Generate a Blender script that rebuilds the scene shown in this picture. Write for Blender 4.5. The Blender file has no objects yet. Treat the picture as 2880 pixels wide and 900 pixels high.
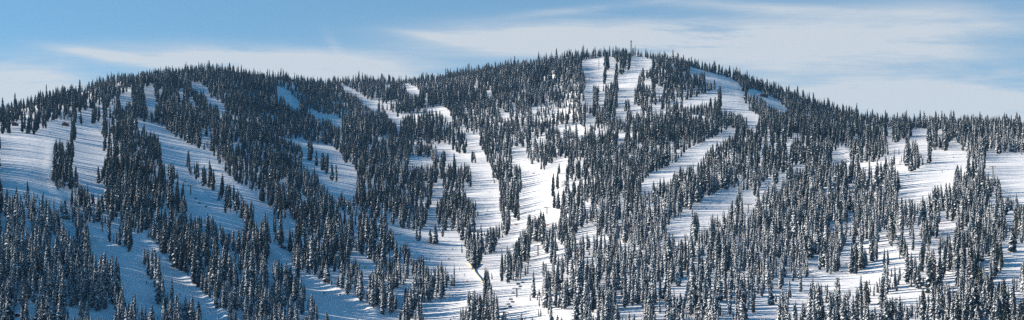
import bpy, math, random
import numpy as np
from mathutils import Vector
rng = np.random.default_rng(11)
random.seed(5)
R = math.radians
# ---------------------------------------------------------------- camera geometry
W, H = 2880, 900
K = 2.53e-4            # tangent per photo pixel
UC, V0 = 1440.0, 880.0 # principal column and horizon row
SUN_EL, SUN_AZ = R(19.5), R(-81.0)   # azimuth from +Y, clockwise; sun stands to the left
scn = bpy.context.scene
C = scn.collection

def link(o):
    C.objects.link(o); return o
def tag(o, label=None, cat=None, group=None, kind=None):
    if label: o['label'] = label
    if cat: o['category'] = cat
    if group: o['group'] = group
    if kind: o['kind'] = kind
    return o
def mesh(name, verts, faces, mats=(), midx=None, smooth=False):
    me = bpy.data.meshes.new(name)
    me.from_pydata([tuple(v) for v in verts], [], [tuple(f) for f in faces])
    for m in mats: me.materials.append(m)
    if midx is not None: me.polygons.foreach_set('material_index', list(midx))
    if smooth: me.polygons.foreach_set('use_smooth', [True]*len(me.polygons))
    me.update()
    return me
class MB:
    def __init__(s): s.v=[]; s.f=[]
    def box(s, c, d, rz=0.0):
        cx,cy,cz=c; dx,dy,dz=d[0]/2,d[1]/2,d[2]/2; n=len(s.v); ca,sa=math.cos(rz),math.sin(rz)
        for z in (-dz,dz):
            for x,y in ((-dx,-dy),(dx,-dy),(dx,dy),(-dx,dy)):
                s.v.append((cx+x*ca-y*sa, cy+x*sa+y*ca, cz+z))
        for q in ((0,3,2,1),(4,5,6,7),(0,1,5,4),(1,2,6,5),(2,3,7,6),(3,0,4,7)): s.f.append(tuple(n+i for i in q))
        return s
    def tube(s, a, b, r0, r1=None, seg=6):
        r1 = r0 if r1 is None else r1
        a=Vector(a); b=Vector(b); d=(b-a).normalized()
        up=Vector((0,0,1)) if abs(d.z)<.9 else Vector((1,0,0))
        x=d.cross(up).normalized(); y=d.cross(x); n=len(s.v)
        for p,r in ((a,r0),(b,r1)):
            for i in range(seg):
                t=2*math.pi*i/seg; s.v.append(tuple(p+x*(r*math.cos(t))+y*(r*math.sin(t))))
        for i in range(seg):
            j=(i+1)%seg; s.f.append((n+i,n+j,n+seg+j,n+seg+i))
        s.f.append(tuple(n+i for i in range(seg))[::-1]); s.f.append(tuple(n+seg+i for i in range(seg)))
        return s
    def poly(s, pts, f):
        n=len(s.v); s.v+=list(pts); s.f+=[tuple(n+i for i in q) for q in f]; return s
    def obj(s, name, mat, parent=None, smooth=False):
        o=bpy.data.objects.new(name, mesh(name, s.v, s.f, (mat,), None, smooth)); link(o)
        if parent: o.parent=parent
        return o
def empty(name, loc, label, cat, group=None, rz=0.0):
    o=bpy.data.objects.new(name,None); o.empty_display_size=.5; link(o)
    o.location=loc; o.rotation_euler=(0,0,rz); return tag(o,label,cat,group)
# ---------------------------------------------------------------- materials
def nt(name):
    m=bpy.data.materials.new(name); m.use_nodes=True; t=m.node_tree
    return m,t,t.nodes['Principled BSDF']
def plain(name, col, rough=.7, metal=0.0, vary=.12):
    m,t,b=nt(name); b.inputs['Roughness'].default_value=rough; b.inputs['Metallic'].default_value=metal
    n=t.nodes.new('ShaderNodeTexNoise'); n.inputs['Scale'].default_value=1.7
    g=t.nodes.new('ShaderNodeTexCoord'); t.links.new(g.outputs['Object'],n.inputs['Vector'])
    x=t.nodes.new('ShaderNodeMix'); x.data_type='RGBA'
    x.inputs['A'].default_value=(*[c*(1-vary) for c in col],1); x.inputs['B'].default_value=(*[min(1,c*(1+vary)) for c in col],1)
    t.links.new(n.outputs['Fac'],x.inputs['Factor']); t.links.new(x.outputs['Result'],b.inputs['Base Color'])
    return m
def mat_snow_ground():
    m,t,b=nt('groomed_snow'); N=t.nodes; L=t.links
    g=N.new('ShaderNodeTexCoord')
    n1=N.new('ShaderNodeTexNoise'); n1.inputs['Scale'].default_value=.02; n1.inputs['Detail'].default_value=5
    n2=N.new('ShaderNodeTexNoise'); n2.inputs['Scale'].default_value=.22; n2.inputs['Detail'].default_value=6; n2.inputs['Roughness'].default_value=.62
    mp=N.new('ShaderNodeMapping'); mp.inputs['Scale'].default_value=(1.0,.14,1.0)
    L.new(g.outputs['Object'],mp.inputs['Vector'])
    L.new(g.outputs['Object'],n1.inputs['Vector']); L.new(mp.outputs['Vector'],n2.inputs['Vector'])
    n3=N.new('ShaderNodeTexNoise'); n3.inputs['Scale'].default_value=.5; n3.inputs['Detail'].default_value=3
    L.new(g.outputs['Object'],n3.inputs['Vector'])
    x=N.new('ShaderNodeMix'); x.data_type='RGBA'
    x.inputs['A'].default_value=(.80,.81,.83,1); x.inputs['B'].default_value=(.90,.905,.91,1)
    L.new(n1.outputs['Fac'],x.inputs['Factor']); L.new(x.outputs['Result'],b.inputs['Base Color'])
    ad=N.new('ShaderNodeMath'); ad.operation='ADD'; L.new(n2.outputs['Fac'],ad.inputs[0]); L.new(n3.outputs['Fac'],ad.inputs[1])
    vo=N.new('ShaderNodeTexVoronoi'); vo.inputs['Scale'].default_value=.19; vo.feature='SMOOTH_F1'; L.new(g.outputs['Object'],vo.inputs['Vector'])
    mm=N.new('ShaderNodeMapRange'); mm.inputs['From Min'].default_value=.5; mm.inputs['From Max'].default_value=.62; mm.inputs['To Max'].default_value=-2.2; L.new(n1.outputs['Fac'],mm.inputs['Value'])
    mu=N.new('ShaderNodeMath'); mu.operation='MULTIPLY_ADD'; L.new(vo.outputs['Distance'],mu.inputs[0]); L.new(mm.outputs['Result'],mu.inputs[1]); L.new(ad.outputs['Value'],mu.inputs[2]); ad=mu
    bp=N.new('ShaderNodeBump'); bp.inputs['Strength'].default_value=.45; bp.inputs['Distance'].default_value=.4
    L.new(ad.outputs['Value'],bp.inputs['Height']); L.new(bp.outputs['Normal'],b.inputs['Normal'])
    b.inputs['Roughness'].default_value=.85; b.inputs['Specular IOR Level'].default_value=.25
    return m
M_ground=mat_snow_ground()
M_snow=plain('snow_load',(.80,.82,.85),.9,0,.05)
def mat_needles(name, frost, c0, c1):
    m,t,b=nt(name); N=t.nodes; L=t.links
    oi=N.new('ShaderNodeObjectInfo')
    x=N.new('ShaderNodeMix'); x.data_type='RGBA'; x.inputs['A'].default_value=(*c0,1); x.inputs['B'].default_value=(*c1,1)
    L.new(oi.outputs['Random'],x.inputs['Factor'])
    g=N.new('ShaderNodeTexCoord'); n=N.new('ShaderNodeTexNoise'); n.inputs['Scale'].default_value=.55; n.inputs['Detail'].default_value=3
    L.new(g.outputs['Object'],n.inputs['Vector'])
    r=N.new('ShaderNodeMapRange'); r.inputs['From Min'].default_value=.62-frost*.35; r.inputs['From Max'].default_value=.72-frost*.3
    r.inputs['To Max'].default_value=.25+.45*frost
    L.new(n.outputs['Fac'],r.inputs['Value'])
    y=N.new('ShaderNodeMix'); y.data_type='RGBA'; y.inputs['B'].default_value=(.62,.66,.72,1)
    L.new(r.outputs['Result'],y.inputs['Factor']); L.new(x.outputs['Result'],y.inputs['A']); L.new(y.outputs['Result'],b.inputs['Base Color'])
    b.inputs['Roughness'].default_value=.85; b.inputs['Specular IOR Level'].default_value=.15
    return m
M_needle=[mat_needles('needles_bare',.05,(.016,.034,.048),(.042,.060,.066)),
          mat_needles('needles_dusted',.2,(.019,.038,.052),(.046,.063,.070)),
          mat_needles('needles_frosted',.4,(.024,.043,.060),(.054,.070,.080))]
M_brown=mat_needles('needles_dead',.1,(.075,.048,.038),(.09,.065,.052))
M_pine=mat_needles('needles_pine',.0,(.018,.03,.018),(.035,.045,.022))
M_bark=plain('bark',(.075,.055,.042),.9)
M_steel=plain('galvanised_steel',(.10,.11,.12),.5,.3)
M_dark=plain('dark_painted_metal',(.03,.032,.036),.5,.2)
M_wood=plain('dark_stained_timber',(.055,.035,.028),.8)
M_red=plain('red_roof_paint',(.30,.04,.03),.6)
M_orange=plain('orange_fabric',(.75,.20,.05),.7)
M_yellow=plain('yellow_netting',(.55,.43,.24),.8)
M_glass=plain('dark_window_glass',(.02,.025,.03),.15)
# ---------------------------------------------------------------- terrain
vk=np.array([140,200,300,400,500,600,700,800,900,960,1030.]); dk=np.array([2620,2420,2080,1760,1480,1260,1080,940,830,775,715.])
def f_depth(v): return np.interp(v,vk,dk)
RP=np.array([(-300,900,.80),(-300,600,.70),(-300,380,.68),(0,900,.87),(0,750,.80),(0,600,.76),(0,400,.76),(0,310,.85),(300,900,.93),(300,750,.88),(300,600,.85),(300,400,.85),(300,240,.95),
 (600,900,.99),(600,750,.96),(600,600,.94),(600,400,.95),(600,220,1.02),(600,300,.98),(900,900,1.04),(900,750,1.04),(900,600,1.05),(900,400,1.07),(900,260,1.2),
 (1200,900,1.07),(1200,600,1.14),(1200,400,1.17),(1200,240,1.16),(1400,900,1.03),(1400,600,1.11),(1420,400,1.12),(1450,200,1.06),
 (1700,900,.97),(1700,600,1.0),(1700,400,1.03),(1700,160,1.0),(2000,900,.95),(2000,600,.96),(2000,400,1.0),(2000,240,.98),
 (2300,900,.94),(2300,600,.95),(2300,400,.96),(2300,310,1.02),(2600,900,.91),(2600,600,.90),(2600,400,.88),(2880,900,.89),(2880,600,.86),(2880,400,.84),(3200,600,.84)])
def ratio(u,v):
    u=np.asarray(u,float)[...,None]; v=np.asarray(v,float)[...,None]
    w=np.exp(-(((u-RP[:,0])/190)**2+((v-RP[:,1])/130)**2))+1e-9/(1+((u-RP[:,0])/300)**2+((v-RP[:,1])/200)**2)
    return (w*RP[:,2]).sum(-1)/w.sum(-1)
RID=np.array([(-900,430),(-300,372),(0,322),(112,294),(224,262),(335,230),(447,212),(581,206),(715,216),(783,226),(894,236),(1006,232),(1118,236),(1230,225),(1320,210),
 (1400,198),(1510,184),(1600,168),(1640,162),(1700,158),(1780,158),(1830,161),(1900,174),(1960,190),(2012,202),(2080,224),(2124,244),(2236,285),(2350,322),(2460,350),(2571,359),(2680,357),(2880,362),(3300,372),(3900,395)],float)
def ridge(u): return np.interp(u,RID[:,0],RID[:,1])
def vnoise(x,y,seed,octs=4):
    out=0; amp=1.0
    for o in range(octs):
        r=np.random.default_rng(seed+o); G=r.random((64,64)); xi=np.floor(x).astype(int); yi=np.floor(y).astype(int)
        fx=x-xi; fy=y-yi; fx=fx*fx*(3-2*fx); fy=fy*fy*(3-2*fy); a=G[xi%64,yi%64]; b=G[(xi+1)%64,yi%64]; c=G[xi%64,(yi+1)%64]; d=G[(xi+1)%64,(yi+1)%64]
        out=out+amp*((a*(1-fx)+b*fx)*(1-fy)+(c*(1-fx)+d*fx)*fy-.5); amp*=.5; x=x*2+7.3; y=y*2+3.1
    return out
# spurs and berms, some added only to cast shade: polylines (photo columns/rows) whose ground stands h metres proud
SPURS=[([(225,650),(300,675),(360,705),(430,730),(480,745)],8,13),
       ([(380,350),(530,415),(610,470),(700,540),(800,600),(850,640)],3.0,16),
       ([(150,400),(140,470),(155,530),(175,560)],2.0,8),([(1440,430),(1490,465),(1540,480),(1600,520)],3,14),
       ([(600,600),(640,597),(700,592),(770,595)],3.0,7),([(740,680),(850,760),(960,815),(1060,870)],6,14),
       ([(1602,172),(1622,230),(1632,300)],8,30),([(765,232),(800,285)],6,18),([(520,228),(560,285)],5,16),([(950,230),(1000,285)],6,18),([(300,235),(320,280)],5,14),([(2130,250),(2200,290)],-3,16),  # summit and bowl spurs, added to shade the snow beside them
       ([(985,700),(1040,725),(1070,760)],3,10),([(2340,415),(2370,412),(2400,440)],7,14),([(2220,478),(2270,458)],4,8),
       ([(2270,730),(2285,755),(2330,770)],2.5,9),([(1600,880),(1500,870),(1430,880)],2,10),
       ([(370,645),(430,675),(480,735),(560,800),(620,860),(650,900)],6,12)]
def seg_dist(u,v,pts):
    d=np.full(u.shape,1e9)
    for (ax,ay),(bx,by) in zip(pts[:-1],pts[1:]):
        vx,vy=bx-ax,by-ay; t=np.clip(((u-ax)*vx+(v-ay)*vy)/(vx*vx+vy*vy),0,1)
        d=np.minimum(d,np.hypot(u-ax-t*vx,v-ay-t*vy))
    return d
us=np.concatenate([np.arange(-900,-320,60),np.arange(-320,3200,8),np.arange(3200,3901,60)]).astype(float)
NB=150
tt=np.linspace(0,1,NB)
U=np.repeat(us[:,None],NB,1); Vr=ridge(us)[:,None]
Vv=1030+(Vr-1030)*tt[None,:]
D=f_depth(Vv)*ratio(U,Vv)
for p,h,w in SPURS: D-= h*3.2*np.exp(-(seg_dist(U,Vv,p)/w)**2)
cg=np.interp(U,[-300,500,1500,1900,2350,2600,3200],[220,120,60,60,330,420,420]); D+=cg*np.exp(-(Vv-Vr)/22.)
X=D*K*(U-UC)
D+= 60*vnoise(X/420+20,D/420,3,3)*np.clip((1030-Vv)/200,0,1)*np.clip((Vv-Vr)/120,0,1)
D+= 16*vnoise(X/70+20,D/80,9,3)
# smooth along columns, keep depth growing with height
for _ in range(2): D[:,1:-1]=(D[:,:-2]+2*D[:,1:-1]+D[:,2:])/4
for _ in range(2): D[1:-1]=(D[:-2]+2*D[1:-1]+D[2:])/4
dmin=.55
for j in range(1,NB): D[:,j]=np.maximum(D[:,j],D[:,j-1]+dmin*(Vv[:,j-1]-Vv[:,j]))
PX=D*K*(U-UC); PY=D.copy(); PZ=D*K*(V0-Vv)
# the far side behind the skyline
DB=np.array([6,13,22,34,50,75,110,170,260,400,900,1500,2600.]); 
bd=[];
Dr=D[:,-1:]; er=K*(V0-Vr); zr=Dr*er
zb=zr+np.where(DB<60,.10*DB-DB**2/420,0)+np.where(DB>=60,6-8.57-(DB-60)*.33,0)
zb=np.maximum(zb,-90.)
Db=Dr+DB[None,:]
BX=Db*K*(us[:,None]-UC); 
# ground between the camera and the foot of the mountain
DF=np.array([-1500,-300,-60,0,60,150,300,450,560,640.]); z0=PZ[:,:1]; D0=PY[:,:1]
zf=np.interp(DF,[-1500,-60,0,60,300,640,720],[-14,-4,-3,-5,-34,-52,-45])[None,:]*np.ones_like(z0)
tfr=np.clip((DF[None,:]-300)/(D0-300),0,1)**2; zf=zf*(1-tfr)+z0*tfr
FX=np.maximum(np.abs(DF[None,:]),D0*.9)*K*(us[:,None]-UC)
GX=np.concatenate([FX,PX,BX],1); GY=np.concatenate([DF[None,:]*np.ones_like(z0),PY,Db],1); GZ=np.concatenate([zf,PZ,zb],1)
nu,nv=GX.shape; NF=len(DF)
verts=np.stack([GX,GY,GZ],-1).reshape(-1,3)
ii,jj=np.meshgrid(np.arange(nu-1),np.arange(nv-1),indexing='ij'); a=(ii*nv+jj).ravel()
faces=np.stack([a,a+nv,a+nv+1,a+1],-1)
gm=bpy.data.meshes.new('snow_ground'); gm.vertices.add(len(verts)); gm.vertices.foreach_set('co',verts.ravel())
gm.loops.add(faces.size); gm.loops.foreach_set('vertex_index',faces.ravel()); gm.polygons.add(len(faces)); gm.polygons.foreach_set('loop_start',np.arange(0,faces.size,4))
gm.polygons.foreach_set('use_smooth',np.ones(len(faces),bool)); gm.update(calc_edges=True); gm.validate(); gm.materials.append(M_ground)
terrain=link(bpy.data.objects.new('mountain_ground',gm)); tag(terrain,kind='structure')
def pt(u,v):
    """point of the ground seen at a photo pixel"""
    i=np.clip(np.searchsorted(us,u)-1,0,nu-2); fu=(u-us[i])/(us[i+1]-us[i])
    vr=ridge(u); t=np.clip((1030-v)/(1030-vr),0,.9999)*(NB-1); j=int(t); fv=t-j
    d=(D[i,j]*(1-fu)+D[i+1,j]*fu)*(1-fv)+(D[i,j+1]*(1-fu)+D[i+1,j+1]*fu)*fv
    vv=1030+(vr-1030)*(t/(NB-1)); return Vector((d*K*(u-UC),d,d*K*(V0-vv)))
# ---------------------------------------------------------------- open snow read off the photograph: pistes and glades
Z=2.6833
SN=[]; SP=[]; HO=[]
def S(o,*ps):
    for p in ps: SN.append([(x/Z+o[0],y/Z+o[1]) for x,y in p])
def P(o,p,dens): SP.append(([(x/Z+o[0],y/Z+o[1]) for x,y in p],dens))
def HH(o,*bs):
    for b in bs: HO.append((b[0]/Z+o[0],b[1]/Z+o[1],b[2]/Z+o[0],b[3]/Z+o[1]))
A=(0,160)
S(A,[(0,730),(60,690),(150,640),(210,600),(290,570),(340,545),(390,495),(430,480),(520,480),(535,500),(530,580),(480,600),(440,630),(395,680),(390,805),(0,805)],
 [(575,480),(610,510),(680,520),(750,560),(785,610),(770,640),(765,805),(555,805),(555,740),(580,640),(600,640)],[(575,415),(680,420),(680,450),(640,440),(570,430)],
 [(890,300),(985,245),(995,335),(925,350)],[(1080,240),(1130,210),(1160,240),(1180,300),(1195,345),(1165,400),(1110,390),(1100,290)],
 [(1200,240),(1230,250),(1230,270),(1205,265)],[(950,450),(1010,475),(1060,480),(1200,510),(1288,570),(1288,805),(1250,800),(1210,640),(1180,590),(1140,540),(1100,570),(1090,520),(1040,500)],
 [(100,490),(130,495),(140,570),(100,590)])
B=(480,160)
S(B,[(145,185),(200,195),(270,225),(300,300),(360,330),(400,360),(400,420),(375,420),(350,360),(300,350),(270,290),(240,250),(190,250)],
 [(65,235),(90,240),(95,300),(70,290)],[(135,290),(190,350),(180,365),(145,340)],
 [(800,220),(860,235),(920,290),(970,345),(970,380),(930,375),(880,340),(850,300),(825,290),(810,300)],
 [(1045,395),(1110,420),(1200,435),(1288,470),(1288,530),(1240,520),(1210,480),(1160,465),(1100,470),(1060,420)],
 [(0,590),(70,610),(130,650),(240,700),(345,805),(0,805)],[(210,590),(300,600),(290,640),(240,630)],
 [(915,605),(990,620),(1100,650),(1200,680),(1250,700),(1288,730),(1288,805),(1190,805),(1160,740),(1090,700),(1060,690),(980,660),(920,630)])
P(B,[(480,600),(640,620),(780,680),(790,730),(720,760),(640,790),(600,805),(380,805),(260,700),(350,640)],.3)
P(B,[(700,205),(760,210),(800,300),(715,300)],.5); P(B,[(950,230),(1100,240),(1100,310),(970,310)],.5)
Cc=(960,160)
S(Cc,[(0,200),(60,230),(130,270),(210,325),(270,330),(270,400),(240,400),(200,370),(160,340),(130,290),(60,260),(30,250),(0,215)],
 [(320,210),(370,215),(365,230),(330,225)],[(480,200),(530,215),(590,265),(590,285),(540,280),(505,260)],[(630,310),(650,320),(650,350),(630,345)],
 [(695,355),(780,380),(810,400),(840,470),(820,480),(770,430),(720,390),(695,390)],[(340,400),(420,450),(430,480),(455,540),(420,540),(400,490),(370,460),(345,430)],
 [(890,530),(940,535),(940,552),(890,550)],[(935,575),(1040,590),(1035,700),(1080,705),(1080,805),(800,805),(720,690),(720,670),(820,690),(870,720),(930,730),(960,690),(955,630)],
 [(1090,250),(1140,260),(1140,285),(1100,275)],[(1190,385),(1260,430),(1260,450),(1200,440)],[(1000,205),(1030,215),(1030,240),(1005,235)],[(520,740),(680,770),(690,805),(510,805)])
P(Cc,[(200,620),(420,630),(430,720),(210,710)],.4); P(Cc,[(270,310),(370,330),(370,400),(300,400)],.4)
Dd=(1440,120)
S(Dd,[(525,140),(640,108),(760,100),(785,130),(780,180),(770,260),(740,300),(715,320),(640,320),(655,360),(660,430),(650,480),(600,480),(540,370),(560,330),(565,240),(530,200)],
 [(900,100),(1000,110),(1060,135),(1040,200),(990,190),(960,200),(945,260),(920,400),(910,480),(970,470),(970,520),(900,510),(880,520),(850,570),(790,550),(780,500),(800,440),(805,290),(800,260),(830,240),(880,220),(900,150)],
 [(660,360),(700,370),(700,440),(680,470),(655,470)],
 [(560,560),(625,545),(630,600),(560,610)],[(490,650),(550,630),(540,700),(495,700)],[(800,700),(855,680),(850,720),(810,780)],
 [(1000,280),(1050,280),(1050,310),(1000,310)],[(1200,160),(1230,165),(1225,180),(1200,175)],[(1090,330),(1150,340),(1110,400),(1085,380)])
P(Dd,[(240,510),(320,470),(330,490),(270,560),(280,640),(240,700),(190,770),(170,800),(0,800),(60,700),(110,650),(165,630),(210,600),(200,550)],.25); P(Dd,[(365,430),(430,410),(480,400),(480,560),(440,600),(420,560),(400,470)],.3); P(Dd,[(1100,520),(1288,460),(1288,540),(1110,540)],.2)
HH(Dd,(690,55,735,225),(682,200,712,312),(848,425,890,518),(782,430,802,503),(606,318,655,470))
E=(1920,120)
S(E,[(50,180),(170,215),(340,265),(430,310),(465,400),(455,480),(500,510),(570,545),(560,610),(500,640),(480,600),(480,550),(350,510),(290,510),(250,410),(170,430),(120,470),(0,480),(0,440),(100,420),(170,380),(250,350),(250,290),(170,290),(170,230),(130,230),(55,230)],
 [(480,360),(540,345),(620,390),(700,420),(750,445),(745,470),(800,500),(780,505),(640,460),(610,420),(560,385),(490,390)],[(340,255),(380,260),(370,280),(340,275)],
 [(200,740),(280,690),(340,650),(400,640),(390,680),(330,720),(250,760),(200,780),(150,805),(80,805)],[(1170,790),(1220,785),(1230,805),(1165,805)])
P(E,[(570,700),(830,690),(940,700),(940,800),(830,780),(580,805)],.22); P(E,[(0,260),(60,230),(100,300),(40,380),(0,400)],.4)
HH(E,(265,320,300,500),(163,290,182,376),(186,290,204,370),(208,295,222,358),(230,272,252,350),(145,225,172,298),(95,345,112,412))
F=(2400,260)
S(F,[(245,260),(290,270),(285,360),(265,380),(245,330)],
 [(430,280),(510,265),(680,275),(680,320),(660,320),(620,300),(570,260),(560,380),(555,480),(520,470),(495,430),(490,350),(430,350),(400,370),(370,400),(270,430),(265,390),(350,370),(430,340)],
 [(725,365),(780,365),(790,390),(860,410),(860,500),(850,560),(830,490),(800,560),(770,560),(755,640),(740,690),(600,700),(590,740),(500,805),(330,805),(390,740),(430,660),(440,590),(540,560),(600,530),(600,440),(690,440),(725,400)],
 [(1010,430),(1060,435),(1080,470),(1150,440),(1288,465),(1288,780),(1110,770),(1110,640),(1080,620),(1040,640),(1005,600),(1000,500)])
P(F,[(380,560),(540,560),(500,700),(400,740)],.3)
HH(F,(556,240,598,480),(600,245,634,435),(672,175,722,442),(640,320,658,430),(755,560,795,690),(815,360,835,440))
G=(0,400)
S(G,[(0,70),(30,20),(130,0),(395,0),(390,60),(385,250),(400,310),(440,370),(490,390),(480,430),(430,390),(380,390),(330,370),(260,370),(225,370),(215,300),(195,380),(150,370),(110,340),(80,390),(40,360),(0,250)],
 [(560,0),(770,0),(760,180),(740,200),(740,300),(800,360),(800,380),(710,400),(650,320),(610,310),(585,240),(560,130)],[(520,420),(530,480),(500,450)],
 [(0,565),(35,570),(60,690),(0,695)],[(185,580),(235,580),(235,640),(190,650)],[(440,580),(540,600),(580,640),(575,700),(545,740),(520,640),(470,620)],
 [(665,680),(720,690),(800,720),(870,760),(950,805),(695,805),(690,740)],[(985,670),(1060,690),(1140,740),(1200,790),(1230,805),(1010,805),(1000,730)],[(1215,0),(1288,0),(1288,150),(1250,250),(1235,150)],
 [(830,580),(900,590),(895,650),(840,640)])
P(G,[(660,590),(680,500),(900,590),(900,690),(870,680),(830,720),(700,690)],.35)
HH(G,(728,195,746,300),(195,285,230,480),(925,560,965,790),(965,560,1008,805),(815,560,845,750),(848,690,864,760),(868,670,890,765))
I8=(480,400)
S(I8,[(0,0),(120,0),(180,30),(230,60),(330,150),(400,210),(450,260),(530,330),(600,365),(690,450),(760,490),(840,560),(920,590),(950,640),(920,670),(850,650),(840,560),(810,660),(790,650),(790,530),(760,580),(740,620),(700,530),(660,570),(640,550),(630,450),(560,450),(540,400),(510,340),(480,320),(400,330),(395,240),(340,260),(340,340),(310,360),(290,320),(240,330),(230,290),(160,250),(140,240),(100,340),(60,260),(40,130),(0,120)],
 [(0,60),(300,60),(400,230),(360,360),(350,410),(370,440),(400,460),(400,530),(500,560),(550,600),(550,660),(460,650),(390,620),(350,590),(330,530),(280,560),(240,540),(180,530),(125,500),(125,400),(110,340),(80,300),(50,230),(40,130)],
 [(1000,0),(1100,20),(1200,60),(1288,100),(1288,340),(1250,440),(1200,360),(1170,330),(1100,240),(1080,190),(1040,200),(1000,150)],[(920,340),(1000,400),(1060,440),(1000,430)],[(740,770),(850,770),(850,805),(745,805)])
P(I8,[(490,60),(560,90),(640,130),(700,190),(760,220),(840,280),(880,320),(850,330),(800,290),(770,240),(700,250),(640,160),(600,160),(520,120),(480,140)],.25)
P(I8,[(940,630),(1060,640),(1190,720),(1190,760),(1080,690)],.4)
HH(I8,(120,62,150,200),(175,148,192,250),(140,185,165,245),(180,185,205,282),(200,142,222,270),(232,185,255,335),(258,195,273,318),(285,140,306,345),(305,200,340,365),(370,225,402,420),(350,360,375,440),(1090,60,1112,180),(1135,75,1165,215),(1160,80,1195,240),(1205,140,1235,290),(1238,165,1262,300),(1030,0,1075,140),(775,530,800,700),(805,540,850,780))
J9=(960,400)
S(J9,[(0,120),(20,150),(80,180),(130,260),(110,290),(105,400),(60,430),(0,380)],
 [(720,30),(800,50),(940,120),(960,50),(1080,60),(1080,150),(1130,180),(1130,290),(1185,330),(1190,430),(1190,560),(1225,590),(1110,640),(1040,650),(1000,640),(1040,560),(1040,500),(1010,450),(950,400),(930,380),(930,290),(985,340),(985,200),(950,130),(900,150),(850,90),(790,180),(760,100),(730,110)],
 [(730,260),(760,300),(760,420),(720,440),(710,520),(720,600),(650,640),(640,650),(660,500),(700,440),(700,380),(720,330)],[(620,650),(655,660),(660,750),(700,770),(730,740),(740,720),(830,690),(910,700),(900,805),(520,805),(600,750)],
 [(800,560),(820,600),(820,680),(800,690)],[(330,600),(400,620),(470,650),(500,690),(580,750),(600,805),(520,805),(480,740),(440,720),(400,690),(350,620)],[(80,620),(130,630),(110,690),(85,700)],
 [(1150,790),(1200,730),(1260,690),(1288,640),(1288,805),(1150,805)])
P(J9,[(400,180),(450,250),(440,330),(410,280)],.3); P(J9,[(520,100),(650,100),(690,130),(690,190),(600,150),(520,130)],.25); P(J9,[(260,500),(330,520),(330,580),(400,610),(340,600),(270,560)],.35)
HH(J9,(978,60,1002,160),(1005,75,1020,160),(835,90,868,300),(960,190,988,340),(750,60,788,185),(655,650,690,765),(690,610,732,772))
K0=(1440,360)
S(K0,[(0,150),(100,140),(110,230),(150,280),(215,280),(240,320),(260,280),(330,260),(410,250),(400,340),(370,340),(350,290),(330,330),(300,370),(300,450),(290,520),(300,600),(370,610),(360,640),(330,690),(290,700),(260,760),(250,640),(200,670),(130,650),(105,740),(60,770),(0,805),(0,700),(50,700),(80,640),(75,560),(50,540),(80,460),(85,320),(60,280),(0,270)],
 [(350,330),(410,340),(400,370),(350,420)],[(1060,340),(1120,310),(1200,280),(1288,220),(1288,290),(1230,330),(1190,390),(1140,380),(1090,400),(1040,470),(970,440),(980,420)],
 [(770,510),(850,480),(860,500),(770,530)],[(670,540),(720,530),(720,550),(680,560)],[(560,570),(590,565),(590,600),(560,600)],[(1165,740),(1220,710),(1288,670),(1288,805),(1170,805)],[(510,760),(630,730),(625,805),(510,805)],
 [(520,0),(548,0),(530,50),(495,80)],[(800,50),(850,50),(850,90),(800,130)])
P(K0,[(60,50),(110,20),(160,0),(265,0),(240,60),(200,110),(150,140),(0,150),(0,90)],.25); P(K0,[(130,180),(420,150),(430,260),(150,270)],.42)
P(K0,[(1040,140),(1130,130),(1288,100),(1288,230),(1140,210),(1050,180)],.35); P(K0,[(540,200),(670,220),(660,260),(600,240),(560,310),(530,320)],.4)
HH(K0,(297,368,322,520),(328,310,350,420),(345,262,370,345),(212,250,228,312),(234,265,252,318),(210,630,255,790),(110,645,145,790),(148,660,210,800))
L0=(1920,360)
S(L0,[(0,190),(90,130),(180,100),(270,50),(280,30),(240,130),(190,160),(150,200),(130,250),(90,290),(60,260),(0,290)],
 [(820,300),(870,270),(935,258),(920,300),(860,310),(815,320)],[(1125,180),(1190,140),(1240,145),(1270,200),(1240,240),(1110,250),(1140,230)],
 [(590,410),(680,370),(780,340),(780,400),(700,380),(650,420),(610,490),(560,490),(595,450)],
 [(0,600),(50,620),(80,570),(150,550),(200,510),(270,480),(350,450),(440,445),(440,490),(400,520),(370,550),(340,610),(240,670),(200,610),(180,680),(150,740),(130,770),(100,630),(50,760),(0,790)],
 [(460,560),(550,520),(580,500),(540,560),(520,600),(460,640)],[(1100,700),(1140,680),(1140,740),(1100,730)],[(1245,620),(1288,640),(1288,700),(1250,690)])
P(L0,[(560,150),(650,50),(720,40),(720,120),(830,110),(840,150),(700,160),(600,150),(575,220)],.15)
HH(L0,(58,625,128,860),(60,690,95,850))
N0=(2400,500)
S(N0,[(380,90),(430,60),(440,0),(760,0),(720,50),(660,50),(600,90),(570,120),(510,150),(430,160),(330,170),(330,140)],
 [(1110,0),(1288,0),(1288,210),(1260,200),(1250,130),(1190,120),(1110,150)],[(1040,130),(1080,130),(1080,200),(1030,210)],[(650,350),(780,325),(770,430),(700,430),(650,420)],[(590,450),(640,450),(630,520),(580,520)],
 [(85,460),(320,405),(495,400),(495,580),(400,600),(360,650),(280,660),(200,700),(100,740),(0,770),(0,740),(60,690),(130,620),(100,560)],
 [(0,770),(60,740),(100,740),(200,690),(215,640),(380,620),(370,660),(330,660),(240,670),(220,740),(150,760),(130,805),(80,790),(0,805)],[(1140,290),(1215,270),(1210,300),(1150,320)],
 [(1120,600),(1200,550),(1250,500),(1288,490),(1288,640),(1250,650),(1250,740),(1190,750),(1110,790),(1080,805),(1075,740),(1120,710)],
 [(670,770),(720,720),(790,700),(860,670),(1030,600),(1020,650),(960,640),(880,680),(850,740),(800,740),(760,720),(740,805),(670,805)])
P(N0,[(0,210),(140,240),(120,270),(0,260)],.4)
HH(N0,(125,465,195,632),(265,330,320,522),(325,432,375,612),(360,445,410,610),(218,525,275,660),(430,380,468,550),(120,290,160,462),(160,300,195,465))
T0=(0,600)
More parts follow.
